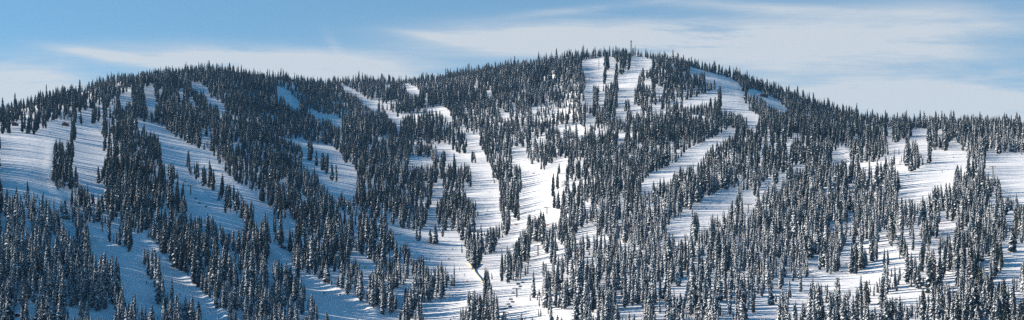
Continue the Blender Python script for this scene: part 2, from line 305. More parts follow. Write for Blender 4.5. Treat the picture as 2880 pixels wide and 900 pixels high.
S(T0,[(665,150),(760,180),(860,240),(960,300),(1070,330),(1065,380),(1110,400),(1120,480),(1160,500),(1180,600),(1180,670),(1230,690),(1220,770),(1130,750),(1090,690),(1030,690),(1030,610),(1000,600),(960,580),(930,540),(910,450),(870,370),(830,320),(800,350),(760,310),(690,310),(690,220)],
 [(985,130),(1060,160),(1140,200),(1150,250),(1288,330),(1288,640),(1250,490),(1215,400),(1210,320),(1140,260),(1060,290),(1000,260)],
 [(190,640),(230,670),(330,690),(440,700),(540,700),(630,740),(760,740),(870,720),(880,740),(860,805),(730,805),(680,800),(620,740),(600,790),(530,805),(500,700),(400,740),(340,720),(300,690),(240,740),(190,700)],
 [(0,620),(30,640),(30,680),(0,680)],[(92,735),(165,735),(165,805),(92,805)])
HH(T0,(820,310,880,690),(860,370,912,680),(755,308,795,480),(705,300,745,560),(470,680,520,830),(600,720,632,840),(1070,260,1110,390),(1100,262,1135,470),(1130,255,1165,500),(1160,305,1200,560),(1190,310,1215,690),(1215,480,1262,720))
Y0=(480,600)
S(Y0,[(0,375),(40,400),(110,470),(200,540),(230,600),(330,690),(370,740),(440,770),(440,805),(260,805),(200,660),(150,640),(100,640),(60,660),(20,600),(0,480)],
 [(350,10),(500,10),(550,60),(550,120),(540,130),(490,130),(440,110),(400,120),(370,60)],[(630,0),(780,0),(790,60),(870,30),(940,90),(930,120),(870,140),(840,40),(810,130),(770,170),(730,90),(640,50)],
 [(745,230),(830,245),(880,270),(920,300),(905,400),(870,370),(840,400),(830,350),(790,350),(760,430),(740,400),(735,300)],[(725,440),(770,450),(760,490),(730,480)],
 [(960,430),(1020,450),(1100,490),(1190,530),(1288,580),(1288,805),(1190,800),(1180,730),(1160,790),(1120,780),(1080,590),(1050,630),(1020,550),(990,500),(960,480)],[(500,740),(560,750),(560,790),(510,800)])
P(Y0,[(790,470),(840,500),(900,600),(930,690),(1000,730),(1000,805),(900,800),(880,720),(850,640),(820,560)],.3); P(Y0,[(950,90),(1080,110),(1190,200),(1190,240),(1130,180)],.4)
HH(Y0,(0,485,25,680),(25,620,70,840),(90,635,132,850),(138,635,180,850),(180,655,235,860),(762,345,800,480),(800,345,835,485),(1055,590,1090,830),(1085,665,1118,830),(1165,728,1190,850),(700,20,745,300),(660,60,700,290))
O0=(960,600)
S(O0,[(80,85),(130,95),(110,150),(90,150)],[(65,285),(130,300),(200,340),(250,390),(280,440),(300,460),(350,500),(350,560),(300,500),(270,440),(230,450),(200,570),(170,560),(150,420),(130,340),(75,340)],
 [(350,50),(400,90),(470,110),(520,170),(560,210),(600,200),(640,110),(650,180),(660,220),(720,230),(740,190),(790,180),(860,160),(910,170),(900,290),(960,380),(1000,420),(1060,480),(1060,600),(1040,640),(1000,580),(960,590),(940,730),(900,710),(880,805),(610,805),(610,690),(690,660),(780,640),(760,560),(830,560),(860,520),(850,380),(830,450),(770,380),(700,370),(640,390),(620,310),(580,340),(540,340),(530,240),(490,220),(450,200),(400,180),(380,120)],
 [(250,150),(290,160),(300,220),(270,210)],[(530,440),(550,460),(530,570),(490,610),(470,690),(420,740),(400,740),(420,600),(390,560),(450,560),(500,520),(520,440)],
 [(0,590),(110,630),(120,660),(180,680),(290,720),(300,760),(390,750),(430,720),(430,805),(0,805)],
 [(1070,330),(1150,290),(1180,240),(1260,180),(1288,140),(1288,300),(1270,260),(1230,320),(1200,290),(1200,500),(1240,530),(1288,520),(1288,805),(1240,805),(1220,720),(1190,700),(1150,610),(1150,540),(1120,460),(1080,400),(1050,460),(1000,420),(1040,390)],
 [(1040,0),(1190,0),(1220,50),(1180,80),(1110,90),(1040,120),(1000,110)])
HH(O0,(120,420,172,665),(200,445,235,690),(240,440,290,700),(280,490,325,705),(298,600,325,762),(320,540,350,720),(345,440,395,760),(392,595,422,730),(660,110,690,230),(690,70,730,235),(1062,400,1105,625),(1100,450,1150,640),(1195,292,1228,515),(1232,250,1275,530),(835,380,865,555),(470,555,505,690),(600,310,628,520),(890,705,935,850),(950,580,990,800),(985,575,1030,800),(1040,620,1075,800),(1075,600,1110,800),(1110,600,1150,810),(1150,610,1190,820))
Q0=(1440,600)
S(Q0,[(0,520),(60,510),(120,460),(130,400),(150,320),(130,280),(150,220),(200,200),(230,210),(235,300),(290,300),(280,400),(280,500),(270,440),(240,380),(220,560),(180,560),(175,480),(150,440),(145,600),(130,650),(170,690),(200,710),(260,740),(390,715),(480,740),(430,760),(415,805),(0,805)],
 [(250,0),(370,0),(330,60),(285,90),(255,110)],[(0,60),(50,55),(100,0),(120,60),(100,130),(70,120),(40,200),(0,210)],[(340,240),(390,230),(390,290),(345,290)],[(450,200),(540,90),(630,80),(625,130),(530,180),(480,200)],
 [(545,340),(635,330),(635,380),(545,360)],[(370,480),(440,460),(440,490),(370,510)],[(650,490),(700,490),(690,520),(650,520)],[(790,580),(840,560),(830,620),(790,620)],
 [(820,720),(870,700),(990,680),(1000,700),(990,805),(830,770),(740,800),(800,760)],[(1080,680),(1150,650),(1150,740),(1140,805),(1060,805),(1085,740)],[(1215,550),(1288,545),(1288,600),(1240,600),(1220,620)],[(1165,90),(1288,30),(1288,100),(1240,160),(1170,120)])
P(Q0,[(700,420),(770,440),(760,480),(700,500)],.2); P(Q0,[(850,430),(900,430),(900,520),(850,520)],.3)
HH(Q0,(145,428,180,640),(228,370,275,590),(130,605,146,660),(265,705,295,758),(195,712,225,780),(1100,665,1130,750),(992,650,1025,805),(1030,560,1080,800),(1155,540,1215,830),(560,130,575,280),(108,0,145,200),(150,20,210,215),(215,0,255,160))
W0=(1920,600)
S(W0,[(0,0),(200,0),(180,70),(150,80),(130,180),(100,20),(60,80),(40,150),(0,120)],
 [(945,345),(1020,335),(1030,400),(1010,440),(1100,460),(1190,430),(1210,340),(1200,260),(1240,230),(1250,170),(1288,170),(1288,300),(1250,320),(1250,440),(1288,460),(1288,540),(1260,560),(1210,570),(1190,500),(1150,600),(1110,620),(1090,540),(1065,600),(1040,600),(1000,530),(950,640),(900,700),(820,720),(720,740),(720,800),(500,805),(450,740),(540,750),(530,640),(630,660),(660,700),(700,670),(830,600),(870,590),(905,590),(920,520),(990,530),(980,460),(950,400)],
 [(1070,680),(1105,680),(1105,755),(1070,755)])
P(W0,[(630,380),(740,375),(740,450),(650,460)],.3); P(W0,[(240,430),(290,460),(280,520),(200,540),(200,480)],.35); P(W0,[(0,690),(60,690),(110,680),(140,690),(130,800),(0,800)],.4); P(W0,[(20,330),(170,330),(170,380),(20,400)],.4)
HH(W0,(945,525,1070,840),(1062,530,1106,680),(870,400,912,598),(1245,250,1300,455),(1150,490,1205,820),(885,655,912,800),(720,640,800,830),(512,640,552,752),(790,490,830,640))
X0=(2400,600)
S(X0,[(0,480),(60,460),(150,370),(220,350),(350,350),(380,360),(300,390),(230,400),(180,420),(160,500),(130,530),(100,500),(60,560),(0,600)],
 [(120,650),(190,600),(250,610),(330,590),(410,560),(480,570),(580,540),(570,600),(500,600),(480,640),(430,680),(380,670),(340,660),(250,640),(210,700),(180,740),(130,720)],
 [(640,510),(720,450),(800,430),(860,400),(1030,330),(1040,400),(960,380),(880,420),(850,470),(780,460),(740,530),(650,540)],
 [(1120,340),(1200,280),(1288,220),(1288,370),(1250,390),(1245,460),(1200,480),(1160,570),(1120,510),(1080,550),(1060,500),(1075,440),(1120,440)],
 [(1155,600),(1180,600),(1180,660),(1155,660)],[(0,720),(20,740),(0,790)],[(650,60),(780,50),(770,150),(660,150)])
HH(X0,(35,460,78,740),(85,500,130,690),(195,540,230,690),(140,540,170,625),(805,340,855,560),(865,360,940,560),(1035,290,1085,490),(1085,230,1130,455),(1250,375,1275,520),(1160,520,1182,640),(1100,500,1150,760),(150,700,170,830))
def fill(mask, poly, val, step):
    p=np.array(poly); x0,y0=p.min(0); x1,y1=p.max(0)
    i0,i1=max(0,int(x0/step)),min(mask.shape[0],int(x1/step)+1); j0,j1=max(0,int(y0/step)),min(mask.shape[1],int(y1/step)+1)
    if i1<=i0 or j1<=j0: return
    xx,yy=np.meshgrid((np.arange(i0,i1)+.5)*step,(np.arange(j0,j1)+.5)*step,indexing='ij'); ins=np.zeros(xx.shape,bool)
    n=len(p)
    for a in range(n):
        xa,ya=p[a]; xb,yb=p[(a+1)%n]
        if ya==yb: continue
        c=((ya>yy)!=(yb>yy))&(xx<(xb-xa)*(yy-ya)/(yb-ya)+xa); ins^=c
    mask[i0:i1,j0:j1][ins]=val
ST=2; PADU=160  # mask cells of 2 px
mask=np.zeros((W//ST,H//ST)); dens=np.ones_like(mask)
for p in SN: fill(mask,p,1.0,ST)
for p,d in SP: fill(dens,p,d,ST)
for x0,y0,x1,y1 in HO: fill(mask,[(x0,y0),(x1,y0),(x1,y1),(x0,y1)],0.0,ST)
mfull=np.zeros((W//ST+2*PADU,H//ST+80)); mfull[PADU:-PADU,:H//ST]=mask; mfull[-PADU:,:H//ST]=mask[-1:]
mfull[:,H//ST:]=mfull[:,H//ST-1:H//ST]*0
integ=np.zeros((mfull.shape[0]+1,mfull.shape[1]+1)); integ[1:,1:]=mfull.cumsum(0).cumsum(1)
def cover(x0,y0,x1,y1):
    a=np.clip((x0/ST+PADU).astype(int),0,mfull.shape[0]); b=np.clip((x1/ST+PADU).astype(int)+1,0,mfull.shape[0])
    c=np.clip((y0/ST).astype(int),0,mfull.shape[1]); d=np.clip((y1/ST).astype(int)+1,0,mfull.shape[1])
    return (integ[b,d]-integ[a,d]-integ[b,c]+integ[a,c])/np.maximum(1,(b-a)*(d-c))
# ---------------------------------------------------------------- where the trees stand
NC=300000
cells_x=GX[:,NF:]; cells_y=GY[:,NF:]; cells_z=GZ[:,NF:]
nr=NB+6                                   # up to about 50 m behind the skyline
sel=(us>=-310)&(us<=3180); i0s=np.where(sel)[0]
ia,ja=np.meshgrid(i0s[:-1],np.arange(nr-1),indexing='ij'); ia=ia.ravel(); ja=ja.ravel()
area=np.abs((cells_x[ia+1,ja]-cells_x[ia,ja])*(cells_y[ia,ja+1]-cells_y[ia,ja]))
pk=rng.choice(len(ia),NC,p=area/area.sum()); fu=rng.random(NC); fv=rng.random(NC); i=ia[pk]; j=ja[pk]
def bil(Gd): return (Gd[i,j]*(1-fu)+Gd[i+1,j]*fu)*(1-fv)+(Gd[i,j+1]*(1-fu)+Gd[i+1,j+1]*fu)*fv
tx,ty,tz=bil(cells_x),bil(cells_y),bil(cells_z)
tu=tx/ty/K+UC; tv=V0-tz/ty/K
hn=vnoise(tx/90+30,ty/90,21,3)
hs=np.interp(tv,[250,500,700,900],[15.8,16.3,16.6,16.4])
th=np.clip(hs*(1+rng.normal(0,.21,NC)+hn*.5),6,31); sm=rng.random(NC)<np.interp(tv,[450,700],[.12,.30]); th[sm]=rng.uniform(4,10,sm.sum())
hp=th/(ty*K); wp=.10*hp
ok=cover(tu-wp,tv-hp*.97,tu+wp,tv-hp*.04)<rng.uniform(.04,.26,NC)
ok&=cover(tu-1,tv-hp*.12,tu+1,tv)<.5
edge=rng.uniform(.3,2.1,NC)**1.2
for f0,f1,lim in ((.04,.22,.25),(.22,.4,.25),(.4,.58,.25),(.58,.76,.35),(.76,.92,.6)): ok&=cover(tu-wp*(1.05-f0),tv-hp*f1,tu+wp*(1.05-f0),tv-hp*f0)<lim*edge
def dens_at(u,v):
    a=np.clip((u/ST).astype(int),0,mask.shape[0]-1); b=np.clip((v/ST).astype(int),0,mask.shape[1]-1); return dens[a,b]
dn=dens_at(tu,tv); dn=np.minimum(dn,dens_at(tu,tv-hp*.3)); dn=np.minimum(dn,dens_at(tu,tv-hp*.6))
ok&=rng.random(NC)<dn
clear=vnoise(tx/60,ty/60+9,77,3); tilt=np.interp(tu,[600,1300,1500,2100],[.22,.1,-.15,-.4])
glade=vnoise((tx+tilt*ty)/11+50,ty/55,131,2); amt=np.interp(tu,[0,900,1400,2100,2880],[.2,.24,.17,.19,.2])+.25*((tu<620)&(tv>620))+.1*((tu>2450)&(tv>760)); ok&=(clear<.62)&((glade+rng.normal(0,.05,NC)<amt)|(tv<ridge(tu)+5))
# explicit: trees that stand alone or in little clumps out on the pistes
ex=[]
for x0,y0,x1,y1 in HO:
    h=y1-y0; w=x1-x0; n=max(1,int(round(w/(.26*h))))
    for k in range(n):
        cx=(x0+x1)/2 if n==1 else x0+w*(k+.5)/n; ex.append((cx,y1-(0 if k%2==0 else .05*h),h*(1 if k%2==0 else .88),w/n/h))
nsk=tv<ridge(tu)+14; th[nsk]*=rng.uniform(.42,1.2,nsk.sum())
trees=[]   # x,y,z,height,u,v,widthfactor
for (u,v,h,wf) in ex:
    if v>1025: continue
    p=pt(u,v); trees.append((p.x,p.y,p.z,h*p.y*K,u,v,np.clip(wf/.2,.75,1.35)))
SPR=np.array([(200,300,.95),(600,300,1.05),(1000,300,1.15),(1400,250,1.0),(1750,250,1.15),(2100,280,1.0),(2350,340,1.0),(2700,380,1.05),
 (200,500,.95),(700,480,1.4),(850,400,1.25),(1100,480,1.3),(900,590,1.3),(1050,600,1.2),(600,420,1.15),(1500,380,1.45),(1800,330,1.25),(1650,450,1.25),(1900,420,1.15),(2150,420,1.3),(2400,450,1.15),(100,750,.78),(250,640,.85),(60,620,.8),(500,700,1.0),(1000,750,1.05),(1600,650,1.15),(1700,800,1.0),(1950,720,1.1),(2200,600,.95),(2300,780,1.05),(2600,680,.95),(2750,850,.88)])
wq=np.exp(-(((tu[:,None]-SPR[:,0])/150)**2+((tv[:,None]-SPR[:,1])/80)**2))+1e-6; spread=(wq*SPR[:,2]).sum(1)/wq.sum(1)*(1+.35*vnoise(tx/35+12,ty/35,91,2)); del wq
cell={}
def near_ok(x,y,r):
    a,b=int(x//10),int(y//10)
    for p in (a-1,a,a+1):
        for q in (b-1,b,b+1):
            for (xx,yy,rr) in cell.get((p,q),()):
                if (xx-x)**2+(yy-y)**2<((r+rr)/2)**2: return False
    return True
for t in trees: cell.setdefault((int(t[0]//10),int(t[1]//10)),[]).append((t[0],t[1],5.0))
for k in np.where(ok)[0]:
    x,y=tx[k],ty[k]; r=(2.9+.14*th[k])*spread[k]
    if sm[k]: r*=.7
    if near_ok(x,y,r):
        cell.setdefault((int(x//10),int(y//10)),[]).append((x,y,r)); trees.append((x,y,tz[k],th[k],tu[k],tv[k],rng.uniform(.8,1.3)))
T=np.array(trees); print('trees',len(T))
# how much of each tree the photograph shows: front-to-back painting on a coarse picture
order=np.argsort(T[:,1]); occ=np.zeros((W//2,H//2),bool); vis=np.zeros(len(T)); own=[None]*len(T)
for k in order:
    hpx=T[k,3]/(T[k,1]*K); w=.08*hpx*T[k,6]; a,b=int((T[k,4]-w)/2),int((T[k,4]+w)/2)+1; c,d=int((T[k,5]-hpx)/2),int((T[k,5]-hpx*.05)/2)+1
    a,b,c,d=max(a,0),min(b,W//2),max(c,0),min(d,H//2)
    if b<=a or d<=c: continue
    s=occ[a:b,c:d]; vis[k]=(~s).sum(); s[:]=True
big=np.argsort(-vis)[:300]; isbig=np.zeros(len(T),bool); isbig[big]=True
# ---------------------------------------------------------------- tree meshes (unit: 22 m tall)
def conifer(seed, load, R0=2.15, top=1.0, lo=.07, layers=30, sparse=0.0, needle=None, power=.52, Ht=22.0):
    r=random.Random(seed); v=[]; f=[]; mi=[]
    lean=(r.uniform(-.25,.25),r.uniform(-.25,.25))
    for L in range(layers):
        t=lo+(1-lo)*(L+.35*r.random())/layers; z=Ht*t
        rad=R0*min(1.0,1.12*(1-t)**power)*(.72+.28*min(1,(t-lo)/.12))
        rad*=r.uniform(.82,1.15); nb=max(3,int(round((5+5*(rad/R0))*(1-sparse))))
        ph=r.random()*6.28
        for b in range(nb):
            if r.random()<.08+sparse*.4: continue
            an=ph+6.283*b/nb+r.uniform(-.3,.3); rr=rad*r.uniform(.6,1.22); ca,sa=math.cos(an),math.sin(an)
            dr=rr*r.uniform(.25,.6); wd=max(.22,rr*r.uniform(.26,.42)); zz=z+r.uniform(-.3,.3)
            cx,cy=lean[0]*t*t,lean[1]*t*t
            def q(a,s,h): return (cx+ca*a-sa*s, cy+sa*a+ca*s, zz+h)
            n=len(v); zt=.35*rr*.4
            v+= [q(.05*rr,0,zt), q(.55*rr,wd,-.30*dr), q(rr,wd*.25,-dr), q(rr,-wd*.25,-dr), q(.55*rr,-wd,-.30*dr), q(.6*rr,0,-.05*dr+.06), q(.5*rr,0,-.9*dr-.35)]
            f+= [(n,n+1,n+5),(n+1,n+2,n+5),(n+2,n+3,n+5),(n+3,n+4,n+5),(n+4,n,n+5),(n+1,n+6,n+2),(n+4,n+3,n+6),(n+1,n,n+6),(n,n+4,n+6)]; mi+=[0]*9
            if r.random()<load*(.35+1.5*max(0.0,math.cos(an-3.0))**.7):  # windward snow bias, also puts a sunlit left and dark right into crowns
                s=r.uniform(.75,1.1)*(.75+.35*load); th_=.10+.16*r.random()+.12*load; n=len(v); i0=.62*rr; 
                v+= [q(i0-.42*rr*s,0,.04+th_*.4), q(i0,wd*s*.9,-.22*dr+.03), q(i0+.42*rr*s,wd*.25*s,-.8*dr+.05), q(i0+.42*rr*s,-wd*.25*s,-.8*dr+.05), q(i0,-wd*s*.9,-.22*dr+.03), q(i0-.02*rr,0,-.05*dr+.08+th_)]
                f+= [(n,n+1,n+5),(n+1,n+2,n+5),(n+2,n+3,n+5),(n+3,n+4,n+5),(n+4,n,n+5)]; mi+=[1]*5
    n=len(v); v+=[(lean[0]+.14*math.cos(a),lean[1]+.14*math.sin(a),Ht*.95) for a in (0,2.1,4.2)]+[(lean[0],lean[1],Ht*1.02)]; f+=[(n,n+1,n+3),(n+1,n+2,n+3),(n+2,n,n+3)]; mi+=[0]*3
    return mesh('crown',v,f,(needle,M_snow),mi)
def pine(seed):
    r=random.Random(seed); v=[]; f=[]; mi=[]
    for L in range(17):
        t=.38+.6*L/16; z=22*t
        for b in range(r.choice((3,4,5))):
            an=r.random()*6.28; rr=(3.0*(1-.75*(t-.38)/.62))*r.uniform(.55,1.15)
            for c in range(7):
                k=r.uniform(.45,1.05); x=math.cos(an)*rr*k+r.uniform(-.5,.5); y=math.sin(an)*rr*k+r.uniform(-.5,.5); zz=z+.5*k+r.uniform(-.3,.3); s=r.uniform(.35,.7); n=len(v)
                for _ in range(4): v.append((x+r.uniform(-s,s),y+r.uniform(-s,s),zz+r.uniform(-s*.5,s*.5)))
                f+=[(n,n+1,n+2),(n+1,n+3,n+2)]; m_=1 if r.random()<.07 else 0; mi+=[m_,m_]
    return mesh('crown',v,f,(M_pine,M_snow),mi)
def trunk(seed,h=21.5,r0=.30,bare=0):
    r=random.Random(seed); m=MB(); m.tube((0,0,-1.2),(0,0,3),r0*1.15,r0,7); m.tube((0,0,3),(0,0,h),r0,.04,6)
    for k in range(bare):
        z=h*(.15+.8*k/bare); a=r.random()*6.28; l=1.7*(1-z/h*.7); m.tube((0,0,z),(math.cos(a)*l,math.sin(a)*l,z+r.uniform(-.4,.1)),.05,.015,3)
    return mesh('trunk',m.v,m.f,(M_bark,),None,False)
VAR=[]  # (crown, trunk, look, load class)
for s in range(3): VAR.append((conifer(10+s,.05,R0=(2.1,2.6,1.75)[s],needle=M_needle[0],layers=30),trunk(s),0))
for s in range(3): VAR.append((conifer(20+s,.24,R0=(2.15,2.65,1.8)[s],needle=M_needle[1],layers=30),trunk(s+3),1))
for s in range(3): VAR.append((conifer(30+s,.50,R0=(2.1,2.6,1.8)[s],needle=M_needle[2],layers=28),trunk(s+6),2))
VAR.append((conifer(41,.15,R0=2.5,needle=M_needle[0],lo=.30,layers=24),trunk(11,bare=8),3))    # dark, bare lower trunk
VAR.append((conifer(42,.40,R0=2.1,needle=M_needle[1],lo=.24,layers=22,sparse=.25),trunk(12,bare=10),4))  # thin ragged
VAR.append((conifer(43,.22,R0=2.1,needle=M_brown,lo=.12,layers=24,sparse=.2),trunk(13,bare=6),5))   # rusty brown
VAR.append((conifer(44,.45,R0=3.6,needle=M_needle[1],lo=.04,layers=32,power=.8),trunk(14),6))   # broad based
VAR.append((pine(3),trunk(15,20.5,bare=14),7)); VAR.append((pine(4),trunk(16,20.5,bare=14),7))
# snow load wanted at a photo position
LP=np.array([(0,330,.10),(300,230,.22),(600,230,.12),(900,230,.2),(1200,230,.2),(1450,200,.32),(1750,150,.15),(2050,200,.05),(2300,320,.15),(2700,350,.3),
 (0,520,.3),(150,480,.25),(350,450,.12),(600,380,.12),(900,400,.12),(1200,400,.2),(1500,330,.3),(1800,380,.22),(2100,380,.15),(2350,420,.3),(2700,460,.5),
 (100,640,.75),(350,600,.3),(700,520,.22),(1000,560,.22),(1300,560,.28),(1600,500,.4),(1900,500,.45),(2200,560,.65),(2500,580,.6),(2850,560,.55),
 (100,850,.78),(300,830,.6),(600,700,.5),(900,700,.36),(1200,650,.42),(1500,700,.55),(1800,700,.72),(2100,700,.72),(2400,720,.6),(2800,680,.55),
 (600,880,.7),(900,880,.6),(1200,850,.5),(1600,850,.75),(1900,880,.8),(2200,860,.8),(2500,870,.62),(2800,880,.72)])
def load_at(u,v):
    w=np.exp(-(((u-LP[:,0])/140)**2+((v-LP[:,1])/75)**2))+1e-6; return (w*LP[:,2]).sum()/w.sum()
var=np.zeros(len(T),int); rr=rng.random((len(T),4)); ln=vnoise(T[:,0]/70+40,T[:,1]/70,55,3)
for k in range(len(T)):
    l=load_at(T[k,4],T[k,5]-15)+.35*ln[k]+rng.normal(0,.13)
    if T[k,3]<11: l+=.3
    s=int(rr[k,0]*3)
    c=(0 if l<.27 else 1 if l<.53 else 2); var[k]=c*3+s
    q=rr[k,1]
    if q<.012: var[k]=11
    elif q<.07 and c<2: var[k]=10
    elif q<.22 and c==0: var[k]=9
    elif q<.10 and c==2: var[k]=12
    if T[k,4]>2350 and T[k,5]>640 and .85<q<.97 and T[k,3]>15: var[k]=13+(k%2)
    if vis[k]>0 and k<len(ex) and var[k]==11: var[k]=s
# a few that the photograph shows plainly
def force(u,v,vr_):
    k=int(np.argmin((T[:len(ex),4]-u)**2+(T[:len(ex),5]-v)**2)); var[k]=vr_; return k
force(2295,910,12); force(2805,770,13); force(2445,860,4)
rot=rng.normal(0,.55,len(T))  # turns kept small so the whiter crown side stays toward the sun
ind=[]
srcs={}
order_i=sorted(big,key=lambda k:-vis[k])
need=set(range(len(VAR)))
for v_ in list(need):       # each kind of tree has at least one that stands for itself
    if not any(var[k]==v_ for k in order_i):
        c=[k for k in range(len(T)) if var[k]==v_]
        if c: 
            k=max(c,key=lambda k:vis[k]); order_i[-1-len(srcs)]=k; srcs[v_]=k
isbig[:]=False; isbig[order_i]=True; srcs={}
LOOK=['dark green','snow-dusted','snow-laden','dark long-trunked','thin ragged','rusty brown','broad snow-dusted','dark open-crowned']
for k in order_i:
    x,y,z,h,u,v,wf,=T[k]; cm,tm,look=VAR[var[k]]
    o=bpy.data.objects.new('fir_tree' if var[k]<13 else 'pine_tree',None); link(o); o.location=(x,y,z-.15); o.rotation_euler=(0,0,rot[k]); s=h/22; o.scale=(s*wf,s*wf,s); o.empty_display_size=1
    c=link(bpy.data.objects.new('crown',cm)); c.parent=o; t=link(bpy.data.objects.new('trunk',tm)); t.parent=o
    ind.append((k,o)); srcs.setdefault(var[k],(c,t))

# each tree's label: its look, and its turn from the left among the big trees at a place the photo shows
ORD=['leftmost','second from left','third from left','fourth from left','fifth from left','sixth from left','seventh from left','eighth from left','ninth from left','tenth from left','eleventh from left','twelfth from left','thirteenth from left','fourteenth from left','fifteenth from left','sixteenth from left','seventeenth from left','eighteenth from left','nineteenth from left','twentieth from left']
PLACES=[(40,470,'beside the wide far left piste'),(175,470,'in the tree island between the far left pistes'),(40,590,'in the wood under the wide far left piste'),(190,590,'in the wood below the far left tree island'),
 (320,620,'at the foot of the dark left tree wedge'),(40,710,'high in the frosted lower left wood'),(190,710,'on the frosted lower left wood\'s right side'),(50,810,'around the arched snow shelter'),(180,810,'along the bottom edge of the lower left wood'),
 (300,760,'on the wood tip jutting into the shaded piste'),(430,750,'in the thin line between the lower left pistes'),(340,860,'at the bottom edge below the shaded piste'),(510,850,'at the bottom edge between the lower left pistes'),
 (430,560,'along the left rim of the jump piste'),(600,560,'in the clump above the snow jump'),(560,680,'in the dark wood below the snow jump'),(700,650,'in the glade right of the snow jump'),(580,790,'low in the wood right of the left pistes'),
 (690,800,'in the wood left of the shaded glade'),(760,700,'beside the parked snow groomer'),(790,850,'beside the shaded glade with two lift towers'),(880,830,'between the shaded glade and the lit crest'),(900,690,'in the wood above the lit crest piste'),
 (850,560,'on the streaky slope left of centre'),(1000,800,'in the row under the lit crest piste'),(1000,660,'beside the fallen log'),(1090,640,'left of the shaded central basin'),(1100,760,'above the clump left of the striped piste'),(1180,780,'in the clump left of the striped piste'),
 (1120,860,'in the bottom clump behind the thin pole'),(1210,560,'on the tree spit beside the shaded basin'),(1270,630,'in the group standing in the shaded basin'),(1340,680,'in the dark wedge above the yellow fence'),(1340,830,'in the bottom clump below the yellow fence'),
 (1400,850,'in the bottom clump beside the lowest lift tower'),(1440,730,'in the small clump right of the yellow fence'),(1440,520,'between the basin and the central piste'),(1510,620,'in the clump at the foot of the central piste'),(1550,500,'along the right rim of the central piste'),
 (1520,790,'at the left tip of the right forest'),(1600,700,'beside the striped lift glade'),(1600,820,'near the left end of the right forest'),(1700,760,'in the right forest above the bottom right piste'),(1690,870,'left of the bottom snow strip'),
 (1830,860,'on the bottom snow strip right of centre'),(1750,640,'in the middle of the right forest'),(1880,690,'in the forest below the long diagonal piste'),(1960,620,'at the lower end of the long diagonal piste'),(1900,800,'in the frosted wood right of bottom centre'),
 (2000,850,'in the bottom wood left of the shaded hollow'),(2060,700,'in the forest under the small lift glade'),(2170,650,'in the big frosted right forest'),(2130,780,'left of the shaded hollow'),(2230,860,'at the bottom edge below the shaded hollow'),
 (2240,740,'just left of the winding track'),(2310,850,'beside the snow-roofed shed'),(2330,730,'in the clump inside the track bend'),(2310,600,'in the forest above the winding track'),(2450,480,'left of the upper right piste'),(2630,400,'at the head of the upper right piste'),
 (2700,470,'in the strip between the two right pistes'),(2800,480,'on the far right piste edge'),(2460,720,'on the open snow in the lower right glade'),(2430,850,'in the bottom clump right of the shed'),(2560,690,'in the wood right of the open glade'),
 (2540,830,'on the lowest snow band at right'),(2650,650,'in the wood above the right snow band'),(2640,790,'beside the right end of the lowest snow band'),(2750,690,'below the far right piste'),(2790,740,'beside the far right track'),
 (2690,860,'in the dense bottom right wood'),(2830,850,'in the bottom right corner'),(2850,680,'at the right edge above the track'),(2840,560,'at the right edge under the far right piste')]
byp={}
for k,o in ind:
    h_=T[k,3]/(T[k,1]*K); um=T[k,4]; vm=min(T[k,5]-h_*.5,890)
    q=min(range(len(PLACES)),key=lambda q:((um-PLACES[q][0])/1.3)**2+(vm-PLACES[q][1])**2); byp.setdefault(q,[]).append((um,h_,k,o))
for q,lst in byp.items():
    lst.sort(key=lambda a:a[0])
    for n,(um,h_,k,o) in enumerate(lst):
        sz_='tall' if h_>88 else 'medium' if h_>60 else 'short'
        kind_='pine' if var[k]>=13 else 'fir'
        od_=ORD[min(n,19)] if len(lst)>1 else 'largest'
        if len(lst)>1 and n==len(lst)-1: od_='rightmost'
        lk=LOOK[VAR[var[k]][2]]
        tag(o,'%s %s %s, %s %s'%(sz_,lk,kind_,od_,PLACES[q][2]),kind_+' tree','open-crowned pine trees at the lower right' if kind_=='pine' else 'fir trees on the near slopes')

# the rest of the forest, past 300: one object of scattered trees
rest=np.where(~isbig)[0]; fm=bpy.data.meshes.new('forest'); fm.vertices.add(len(rest))
co=T[rest,:3].copy(); co[:,2]-=.15; fm.vertices.foreach_set('co',co.ravel())
def attr(n,ty_,dat,key='value'): a=fm.attributes.new(n,ty_,'POINT'); a.data.foreach_set(key,dat)
s=T[rest,3]/22; attr('size','FLOAT_VECTOR',np.stack([s*T[rest,6],s*T[rest,6],s],-1).astype(np.float32).ravel(),'vector')
attr('turn','FLOAT_VECTOR',np.stack([rng.normal(0,.035,len(rest)),rng.normal(0,.035,len(rest)),rot[rest]],-1).astype(np.float32).ravel(),'vector'); attr('kind','INT',var[rest].astype(np.int32))
fo=link(bpy.data.objects.new('distant_forest',fm)); tag(fo,'dense snow-dusted conifer forest covering the mountain slopes up to the skyline','forest',kind='stuff')
ng=bpy.data.node_groups.new('scatter','GeometryNodeTree'); ng.interface.new_socket('Geometry',in_out='INPUT',socket_type='NodeSocketGeometry'); ng.interface.new_socket('Geometry',in_out='OUTPUT',socket_type='NodeSocketGeometry')
n_=ng.nodes; l_=ng.links; gi=n_.new('NodeGroupInput'); go=n_.new('NodeGroupOutput'); jo=n_.new('GeometryNodeJoinGeometry')
def named(nm,ty_): a=n_.new('GeometryNodeInputNamedAttribute'); a.data_type=ty_; a.inputs['Name'].default_value=nm; return a.outputs['Attribute']
kd,sz,tn=named('kind','INT'),named('size','FLOAT_VECTOR'),named('turn','FLOAT_VECTOR')
